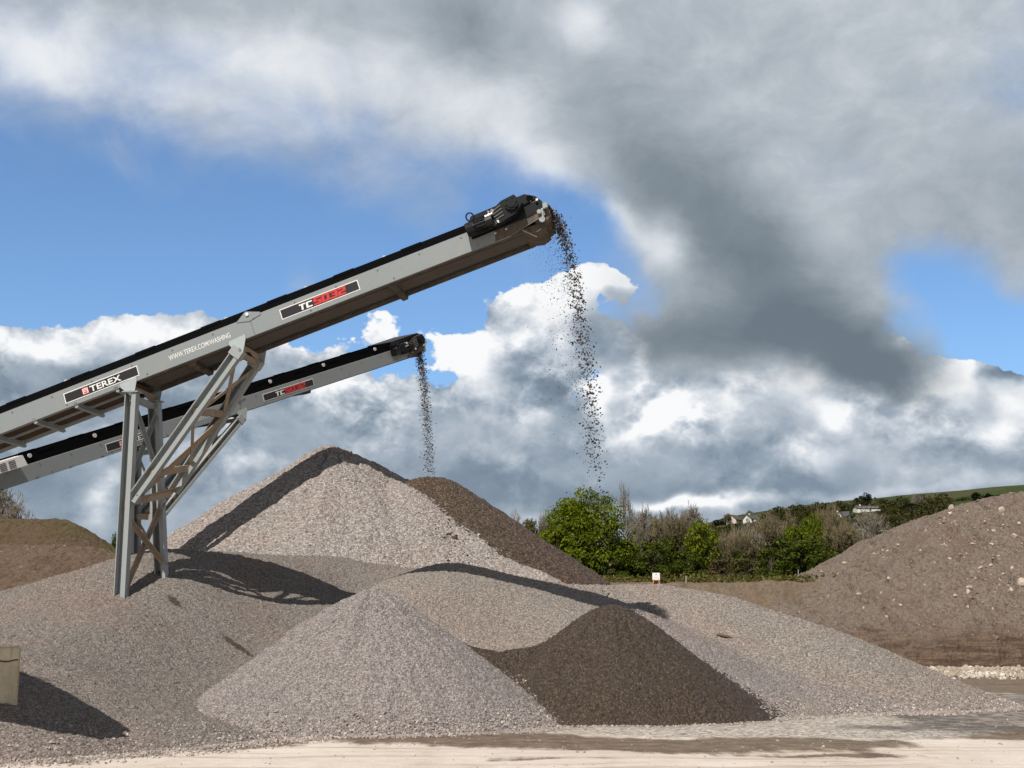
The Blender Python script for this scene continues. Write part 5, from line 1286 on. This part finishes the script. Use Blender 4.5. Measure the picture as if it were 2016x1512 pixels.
for i, (px, tp, bs, w, m_, lb) in enumerate([(1775, 992, 1010, 30, 'leaf_dark', 'dark hedge bush on the hillside, left end of the row'), (1792, 991, 1010, 30, 'leaf_dark', 'dark hedge bush on the hillside below the round bare tree'), (1815, 992, 1008, 34, 'leaf_dark', 'dark hedge bush on the hillside below the domed olive tree'),
        (1745, 993, 1012, 40, 'leaf_olive', 'olive bush right of the long low house'), (1765, 1002, 1020, 34, 'leaf_mid', 'green bush under the left end of the hillside hedge'), (1425, 1020, 1034, 16, 'leaf_dark', 'dark bush left of the houses on the green field'), (1410, 1023, 1036, 18, 'leaf_dark', 'small dark tree far left of the two white houses'),
        (1508, 1012, 1030, 16, 'leaf_dark', 'dark bush tight against the right house gable')]):
    far_tree('bush_%d' % (i % 2), px, tp, bs, w, 225, lb, mat=m_, name='bush', cat='bush')
far_tree('bare_2', 1479, 1005, 1024, 20, 226, 'bare tree poking up behind the roof of the right white house', mat='twig_brown')
far_tree('bare_1', 1432, 1012, 1034, 18, 226, 'thin bare bush left of the gabled house', mat='twig_brown')

# scrub that reads as one mass: hillside thickets and the belt's floor
def scrub(name, pts, sizes, mat, label, cat='undergrowth'):
    V, Fq = leaves(np.array(pts), np.array(sizes)); me = np_mesh(name, V, Fq); me.materials.append(M[mat])
    o = bpy.data.objects.new(name, me); col.objects.link(o); tag(o, label, cat, kind='stuff'); return o
def row_col(x, y, z):
    dz = z - EYE; dep = y * CT + dz * ST; return CX + F_PX * x / dep, CY - F_PX * (dz * CT - y * ST) / dep
def belt(n, y0, y1, x0, x1, hmax, sz, den=.25, clear=()):
    out, s = [], []
    while len(out) < n:
        y = rng.uniform(y0, y1, 4000); x = rng.uniform(x0, x1, 4000) * y / 95
        hh = hmax * np.clip(.5 + 1.3 * fbm(x, y, den, 4, .6, 161), .08, 1)
        z = hillz(x, y) + hh * rng.random(4000) ** .8 + .05
        c_, r_ = row_col(x, y, z); ok = np.ones(4000, bool)
        for (a, b, lim) in clear: ok &= ~((c_ > a) & (c_ < b) & (r_ < lim))     # open pasture in front of the houses
        out += list(np.stack([x, y, z], -1)[ok]); s += list((sz * (.6 + .8 * rng.random(4000)))[ok])
    return out[:n], s[:n]
p_, s_ = belt(9000, 90, 95, 4, 26, .75, .11); scrub('undergrowth', p_, s_, 'leaf_olive', 'low olive undergrowth along the foot of the tree belt')
p_, s_ = belt(12000, 84.5, 90.5, 2, 26, .62, .085); scrub('grass', p_, s_, 'leaf_straw', 'dry tufted grass along the top of the quarry bank', 'grass')
p_, s_ = belt(30000, 98, 126, 1, 30, 4.6, .15, .13); scrub('undergrowth', p_, s_, 'leaf_olive', 'olive brambles filling the gaps between the belt trees')
p_, s_ = belt(52000, 128, 430, 3, 36, 4.6, .50, .03, ((1405, 1522, 1042), (1635, 1745, 1013), (1640, 1668, 1034), (1790, 2100, 1003), (1745, 1800, 1012))); scrub('undergrowth', p_, s_, 'leaf_scrub', 'brown green scrub covering the slope below the hillside houses')

# hedgerows dividing the hillside fields
def hedge(pts, label, hgt, n, mat='leaf_scrub'):
    P_ = []
    for (pa, ya), (pb, yb_) in zip(pts[:-1], pts[1:]):
        for k in range(n // (len(pts) - 1)):
            t = random.random(); px = pa + (pb - pa) * t; py = ya + (yb_ - ya) * t; y = sight(px, py) if k % 12 == 0 else y
            q = at(px, py, y); zz = land(q.x, y); P_.append((q.x + random.gauss(0, .6), y + random.gauss(0, .8), zz + hgt * random.random() ** .7 * (.6 + .8 * abs(math.sin(px * .21) * math.sin(px * .077)))))
    V, Fq = leaves(np.array(P_), np.full(len(P_), .40)); me = np_mesh('hedge', V, Fq); me.materials.append(M[mat])
    o = bpy.data.objects.new('hedge', me); col.objects.link(o); tag(o, label, 'hedge', 'hedgerows on the far hillside')
hedge([(1340, 1064), (1440, 1040), (1540, 1036)], 'dark hedge along the field edge below the two white houses', .9, 1500)
hedge([(1500, 1022), (1640, 1014)], 'hedge running right from the two white houses', 1.6, 1200)
hedge([(1640, 1030), (1780, 1022), (1880, 1006)], 'long hedge crossing the slope below the conifers', 1.6, 1800)
hedge([(1690, 1046), (1800, 1034), (1900, 1012)], 'lowest hedge on the slope above the brown mound', 1.8, 1800)
hedge([(1505, 1022), (1580, 1015), (1650, 1008), (1760, 1003), (1872, 991)], 'thick irregular hedge along the skyline either side of the conifers', 3.0, 3200)
hedge([(1740, 1016), (1870, 1001)], 'dark hedge between the two upper fields on the right hillside', 2.2, 1400)
hedge([(1850, 990), (1990, 977)], 'thin hedge along the skyline over the brown mound', 1.0, 900)

# ------------------------------------------------------------------ houses on the hill
M['render'] = paint_mat('house_render', (.62, .56, .50), .9, damt=.1)
M['render_white'] = paint_mat('white_render', (.74, .73, .70), .9, damt=.08)
M['slate'] = paint_mat('slate_roof', (.055, .055, .065), .7, dust=(.09, .085, .08), damt=.2)
M['slate_brown'] = paint_mat('brown_roof', (.085, .058, .05), .75, dust=(.12, .09, .07), damt=.2)
M['pane'] = paint_mat('window_glass', (.03, .035, .045), .12, damt=0, spec=.6)
def house(px, base, y, w, d, hw, hr, yaw, label, wall, roof, gable_front=None, wins=3, name='house'):
    if y is None: y = sight(px, base)
    b = at(px, base, y); z = b.z
    root = empty(name, (b.x, y, z), R(yaw)); tag(root, label, 'house', 'houses on the far hillside')
    if y > 200: root.scale = (.84 * y / 650,) * 3
    mb = MB(); mb.box(-w / 2, w / 2, -d / 2, d / 2, -2.5, hw)
    for s in (-1, 1): mb.prism([(s * w / 2, -d / 2, hw), (s * w / 2, d / 2, hw), (s * w / 2, 0, hw + hr)], (-s * .25, 0, 0))
    if gable_front: g0, g1 = gable_front; mb.box(g0, g1, -d / 2 - 1.6, -d / 2, -2.5, hw); mb.prism([(g0, -d / 2 - 1.6, hw), (g1, -d / 2 - 1.6, hw), ((g0 + g1) / 2, -d / 2 - 1.6, hw + hr * .8)], (0, .25, 0))
    mb.build('wall', M[wall], root)
    mb = MB(); e = .35
    for s in (-1, 1):
        mb.prism([(-w / 2 - e, s * (d / 2 + e), hw - e * hr / (d / 2)), (w / 2 + e, s * (d / 2 + e), hw - e * hr / (d / 2)), (w / 2 + e, 0, hw + hr), (-w / 2 - e, 0, hw + hr)], (0, 0, .18))
    if gable_front:
        gm = (g0 + g1) / 2
        for s in (g0 - .3, g1 + .3): mb.prism([(s, -d / 2 - 1.9, hw - .2), (s, 0, hw - .2), (gm, 0, hw + hr * .82), (gm, -d / 2 - 1.9, hw + hr * .82)], (0, 0, .16))
    rf = mb.build('roof', M[roof], root)
    mb = MB(); mb.box(-w * .28 - .35, -w * .28 + .35, -.3, .3, hw + hr * .7, hw + hr + .9); mb.build('chimney', M[wall], rf)
    for k in range(wins):
        x = -w / 2 + w * (k + .6) / (wins + .2)
        if gable_front and g0 - .3 < x < g1 + .3: continue
        mb = MB(); mb.box(x - .6, x + .6, -d / 2 - .04, -d / 2 + .05, .9, 2.1); wn = mb.build('window', M['white'], root)
        mb = MB(); mb.box(x - .5, x + .5, -d / 2 - .06, -d / 2 - .041, 1.0, 2.0); mb.build('pane', M['pane'], wn)
    for s in (-1, 1):
        mb = MB(); mb.box(s * w / 2 - .05, s * w / 2 + .05, -.6, .6, .9 + hw * .25, 2.0 + hw * .25); wn = mb.build('window', M['white'], root)
        mb = MB(); xx = s * (w / 2 + .06); mb.box(min(xx, xx - s * .009), max(xx, xx - s * .009), -.5, .5, 1.0 + hw * .25, 1.9 + hw * .25); mb.build('pane', M['pane'], wn)
    if gable_front:
        mb = MB(); mb.box(gm - .7, gm + .7, -d / 2 - 1.64, -d / 2 - 1.55, .9, 2.1); wn = mb.build('window', M['white'], root)
        mb = MB(); mb.box(gm - .6, gm + .6, -d / 2 - 1.66, -d / 2 - 1.641, 1.0, 2.0); mb.build('pane', M['pane'], wn)
    mb = MB(); mb.box(w * .08 - .45, w * .08 + .45, -d / 2 - .05, -d / 2 + .04, 0, 2.05); mb.build('door', M['slate_brown'], root)
    return root
house(1446, 1030, None, 7.6, 6.2, 2.0, 2.6, 52, 'cream gabled house with a brown roof, left of the pair on the hill', 'render', 'slate_brown', wins=2)
house(1482, 1030, None, 9.6, 6.4, 2.2, 2.5, 38, 'white house with a dark slate roof and front gable, right of the pair', 'render_white', 'slate', gable_front=(-2.2, .6), wins=4)
house(1658, 1026, None, 9.0, 6.0, 2.4, 3.0, -35, 'pale house half hidden behind bare trees right of the pair', 'render_white', 'slate', gable_front=(-1.2, 1.8), wins=3)
house(1706, 1007, None, 14.0, 7.0, 1.6, 1.6, 8, 'long low white building with a dark roof under the conifers', 'render_white', 'slate', wins=5)
house(1724, 1088, 130, 3.6, 3.0, 1.0, .35, 20, 'small grey shed behind the crest of the brown mound', 'render', 'slate', wins=1, name='shed')['category'] = 'shed'

# ------------------------------------------------------------------ small things
# site sign on splayed orange legs
M['orange'] = paint_mat('orange_paint', (.60, .22, .12), .6, damt=.1)
b = at(1292, 1148.5, 84.2); org = Vector((b.x, 84.2, b.z))
sg = empty('site_sign', org); tag(sg, 'small white sign board on splayed orange legs at the bank edge', 'sign')
mb = MB(); mb.box(-.235, .235, -.015, .015, .22, .66); mb.build('board', M['white'], sg)
for s in (-1, 1):
    mb = MB(); mb.bar((s * .12, .0, .26), (s * .29, -.04, -.22), Vector((1, 0, 0)), Vector((0, 1, 0)), .03, .02); mb.build('leg', M['orange'], sg)
mb = MB(); mb.box(-.25, .25, -.03, -.016, .19, .225); mb.build('crossbar', M['orange'], sg)
mb = MB(); mb.box(-.035, .035, -.020, -.016, .53, .58); mb.box(-.10, .11, -.020, -.016, .34, .355); mb.build('sign_mark', M['bolt'], sg)
for px, tp, y, lb in ((1350, 1134, 84.4, 'thin pale fence post right of the white sign'), (1571, 1122, 91, 'thin pale fence post near the left end of the brown mound')):
    t = at(px, tp, y); mb = MB(); z0 = min(BANKZ, land(t.x, y)) - .5; p0 = Vector((t.x, y, z0))
    mb.tube(p0, (t.x + .02, y, t.z), .045, .035, 8); mb.tube((t.x + .02, y, t.z), (t.x + .02, y, t.z + .02), .035, .01, 8)
    o = mb.build('fence_post', M['steel'], None, p0); tag(o, lb, 'post', 'fence posts along the field edge')

# concrete block half buried in the grey heap
def concrete():
    m, T, b = new_mat('cast_concrete'); p = pos(T)
    n = T.noise(p, 2.4, 8, .68).outputs[0]; f = T.noise(p, 40, 4, .7).outputs[0]; drip = T.noise(T.vm('MULTIPLY', p, (7, 7, .7)), 1, 5, .6).outputs[0]
    c = T.mix(T.sstep(n, .35, .66), (.52, .46, .325), (.68, .61, .46)); c = T.mix(T.m('MULTIPLY', T.sstep(drip, .55, .72), .45), c, (.17, .14, .095))
    c = T.mix(T.m('MULTIPLY', T.sstep(f, .58, .7), .4), c, (.13, .11, .08))
    T.link(c, b.inputs['Base Color']); b.inputs['Roughness'].default_value = .92; bump(T, b, T.m('ADD', T.m('MULTIPLY', n, .6), f), .5, .012); return m
M['concrete'] = concrete()
YB = 20.2; tr = at(41.5, 1273, YB); bl = at(40, 1384, YB)
import bmesh
bm = bmesh.new(); hgt = tr.z - bl.z + .55; wd = 1.5; dp = .62
bmesh.ops.create_cube(bm, size=1); bmesh.ops.scale(bm, vec=(wd, dp, hgt), verts=bm.verts)
bmesh.ops.bevel(bm, geom=bm.edges[:], offset=.022, segments=2, affect='EDGES'); bmesh.ops.subdivide_edges(bm, edges=[e for e in bm.edges if e.calc_length() > .2], cuts=7, use_grid_fill=True)
for v in bm.verts: v.co += Vector((random.gauss(0, .0025), random.gauss(0, .0025), random.gauss(0, .0025)))
me = bpy.data.meshes.new('concrete_block'); bm.to_mesh(me); bm.free(); me.materials.append(M['concrete'])
blk = bpy.data.objects.new('concrete_block', me); col.objects.link(blk); yw = R(20.6); blk.rotation_euler = (0, 0, yw); cxy = Vector((tr.x, tr.y)) - Vector((math.cos(yw) * wd / 2 + math.sin(yw) * dp / 2, math.sin(yw) * wd / 2 - math.cos(yw) * dp / 2)); blk.location = (cxy.x, cxy.y, tr.z - hgt / 2)
tag(blk, 'sandy concrete block half buried in gravel at the left picture edge', 'concrete block')
mb = MB(); zc = hgt / 2 - .205
xs_ = np.linspace(-wd / 2 + .02, wd / 2 - .03, 26); pts = [(x, -dp / 2 - .002, zc + .010 * math.sin(x * 19) + random.gauss(0, .006)) for x in xs_]
for a_, c_ in zip(pts[:-1], pts[1:]): mb.bar(a_, c_, Vector((0, 0, 1)), Vector((0, 1, 0)), .010, .006)
mb.build('crack', M['rust'], blk)

# unseen chute, added and shaped to cast the shadow beside the block
ch = empty('shadow_caster_chute', (-11.2, 17.4, 0)); tag(ch, 'unseen inclined chute, added to cast the shadow on the grey heap by the concrete block', 'chute')
yp = 17.4; q0, q1 = Vector((-7.75, yp, 4.05)), Vector((-12.4, yp, 8.6)); dd = (q1 - q0).normalized(); nn = Vector((dd.z, 0, -dd.x)) * -1
if nn.z < 0: nn = -nn
for s_ in (-.16, .16):
    mb = MB(); o_ = Vector((0, s_, 0))
    mb.prism([q0 + o_ - nn * .80, q0 + o_ - nn * .35 - dd * .42, q0 + o_ + nn * .25 - dd * .45, q0 + o_ + nn * .78 + dd * .1, q1 + o_ + nn * .82, q1 + o_ - nn * .72], (0, .02, 0)); mb.build('caster_side', M['steel'], ch, ch.location)
mb = MB(); mb.bar(q0 - nn * .74, q1 - nn * .66, nn, Vector((0, 1, 0)), .02, .15); mb.build('caster_floor', M['mud'], ch, ch.location)
for x_, y_ in ((-10.6, -.5), (-10.6, .5), (-12.0, -.5), (-12.0, .5)):
    k_ = (x_ + 7.75) / (-12.4 + 7.75); mb = MB(); mb.bar((x_, yp + y_, -.3), (x_, yp + y_, 4.05 + 4.55 * k_ - 1.05), Vector((1, 0, 0)), Vector((0, 1, 0)), .08, .08); mb.build('leg', M['steel'], ch, ch.location)

# pale stones on the brown mound, and the row of boulders at its foot
def rock_mesh(seed, rough=.22):
    rs = np.random.default_rng(seed); bm = bmesh.new(); bmesh.ops.create_icosphere(bm, subdivisions=2, radius=1)
    cut = [(lambda v: v / np.linalg.norm(v))(rs.normal(size=3)) for _ in range(9)]; lim = rs.uniform(.55, .9, 9)
    for v in bm.verts:
        c = np.array(v.co)
        for n_, l_ in zip(cut, lim):
            e = c.dot(n_) - l_
            if e > 0: c = c - n_ * e
        v.co = Vector(c * (1 + rs.normal(0, .025)))
    me = bpy.data.meshes.new('rock'); bm.to_mesh(me); bm.free(); return me
M['pale_rock'] = paint_mat('pale_rock', (.43, .385, .32), .9, dust=(.27, .21, .16), damt=.75, scale=4, streak=False)
M['white_rock'] = paint_mat('white_stone', (.52, .46, .39), .9, dust=(.34, .26, .20), damt=.7, scale=4, streak=False)
rocks = [rock_mesh(k) for k in range(7)]
for r_ in rocks: r_.materials.append(M['pale_rock'])
wrocks = [r_.copy() for r_ in rocks]
for r_ in wrocks: r_.materials.clear(); r_.materials.append(M['white_rock'])
def put_rock(me, x, y, z, s, label, name, group, cat):
    o = bpy.data.objects.new(name, me); col.objects.link(o); o.location = (x, y, z)
    o.rotation_euler = (random.random() * 6, random.random() * 6, random.random() * 6); o.scale = (s * random.uniform(.8, 1.35), s * random.uniform(.8, 1.2), s * random.uniform(.6, .95))
    tag(o, label, cat, group); return o
rr = random.Random(5)
for i in range(200):
    y = rr.uniform(53, 67); px = rr.uniform(1735, 2040) + (60 - y) * 2; x = (px - CX) / F_PX * y; s = rr.choice([.08, .10, .13, .16, .20])
    if rr.random() < .3: y = rr.uniform(60, 68); x = (px - CX) / F_PX * y
    put_rock(rocks[i % 7], x, y, s * .35, s, 'pale boulder in the loose row along the foot of the brown mound', 'boulder', 'boulders along the foot of the brown mound', 'boulder')
st = [(1768, 1075, .16), (1870, 1100, .11), (1855, 1056, .05), (1906, 1008, .15), (1873, 1002, .22), (1970, 1006, .24), (1996, 1056, .20), (1914, 1072, .17), (1952, 1072, .15), (2010, 1149, .32), (1908, 1158, .2), (1905, 1166, .16), (1880, 1174, .15), (1693, 1170, .1), (1750, 1140, .13), (1747, 1086, .12), (1812, 1085, .1), (1902, 1091, .1), (1930, 1118, .12), (1975, 1130, .13), (1992, 1119, .12), (1950, 1113, .12), (1990, 1162, .13), (1840, 1108, .1), (1820, 1152, .1), (1735, 1168, .1), (1772, 1192, .12), (1700, 1198, .1), (1745, 1215, .1), (1690, 1170, .12), (1760, 1183, .1), (1836, 1005, .1), (1860, 1023, .12), (2005, 1030, .12), (1945, 1045, .1), (1965, 1095, .1), (1935, 1187, .1), (1955, 1200, .1), (1905, 1195, .1), (1662, 1109, .17), (1618, 1127, .14)]
def on_mound(px, py):
    d = ray(px, py); ys = np.arange(73.5, 88, .05); xs = d.x / d.y * ys; zs = EYE + d.z / d.y * ys
    k = np.where(zs < fE(xs, ys))[0]
    return None if not len(k) else (xs[k[0]], ys[k[0]], zs[k[0]])
for i, (px, py, s) in enumerate(st):
    q = on_mound(px, py)
    if q: put_rock(wrocks[i % 7], q[0], q[1] - s * .3, q[2] + s * .1, s, 'pale stone lying on the slope of the big brown earth mound', 'stone', 'pale stones on the brown mound', 'stone')
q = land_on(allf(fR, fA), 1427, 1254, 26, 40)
sl_ = bpy.data.objects.new('hollow_shade', rocks[2].copy()); sl_.data.materials.clear(); sl_.data.materials.append(M['loose_wet']); col.objects.link(sl_)  # dark stone added in place of a small shadowed hollow
sl_.location = (q[0], q[1], q[2] + .01); sl_.scale = (.22, .10, .05); sl_.rotation_euler = (0, R(14), R(-12)); tag(sl_, 'flat dark stone added for the shade of a small hollow in the long buff gravel heap', 'stone')
# finer stones on the mound
X_ = rng.uniform(14, 40, 9000); Y_ = rng.uniform(73, 87, 9000); k_ = (fbm(X_, Y_, .2, 3, .5, 171) + .25 * (X_ - 26) / 14 > .04) & (rng.random(9000) < .6); X_, Y_ = X_[k_], Y_[k_]
V, Ft = octas(np.stack([X_, Y_, fE(X_, Y_) + .01], -1), .028 + .10 * rng.random(len(X_)) ** 4, .5)
M['chips'] = island_stone_mat('stone_chips', [(0, (.14, .10, .08)), (.6, (.22, .17, .14)), (.88, (.34, .28, .23)), (1, (.52, .46, .39))])
me = np_mesh('stone_chips', V, Ft); me.materials.append(M['chips']); o = bpy.data.objects.new('stone_chips', me); col.objects.link(o); tag(o, 'small stone chips peppering the brown earth mound', 'stone chips', kind='stuff')
# rubble strip under the boulders
X_ = rng.uniform(13.5, 30, 5200); Y_ = 61 + rng.normal(0, 4.2, 5200); k_ = (Y_ > 52) & (Y_ < 71.5); X_, Y_ = X_[k_], Y_[k_]
V, Ft = octas(np.stack([X_, Y_, np.full(len(X_), .03)], -1), .03 + .10 * rng.random(len(X_)) ** 2, .5)
M['rubble'] = island_stone_mat('pale_rubble', [(0, (.30, .26, .22)), (.5, (.48, .43, .37)), (1, (.66, .61, .54))])
me = np_mesh('rubble', V, Ft); me.materials.append(M['rubble']); o = bpy.data.objects.new('rubble', me); col.objects.link(o); tag(o, 'pale crushed rubble spread between the boulders', 'rubble', kind='stuff')
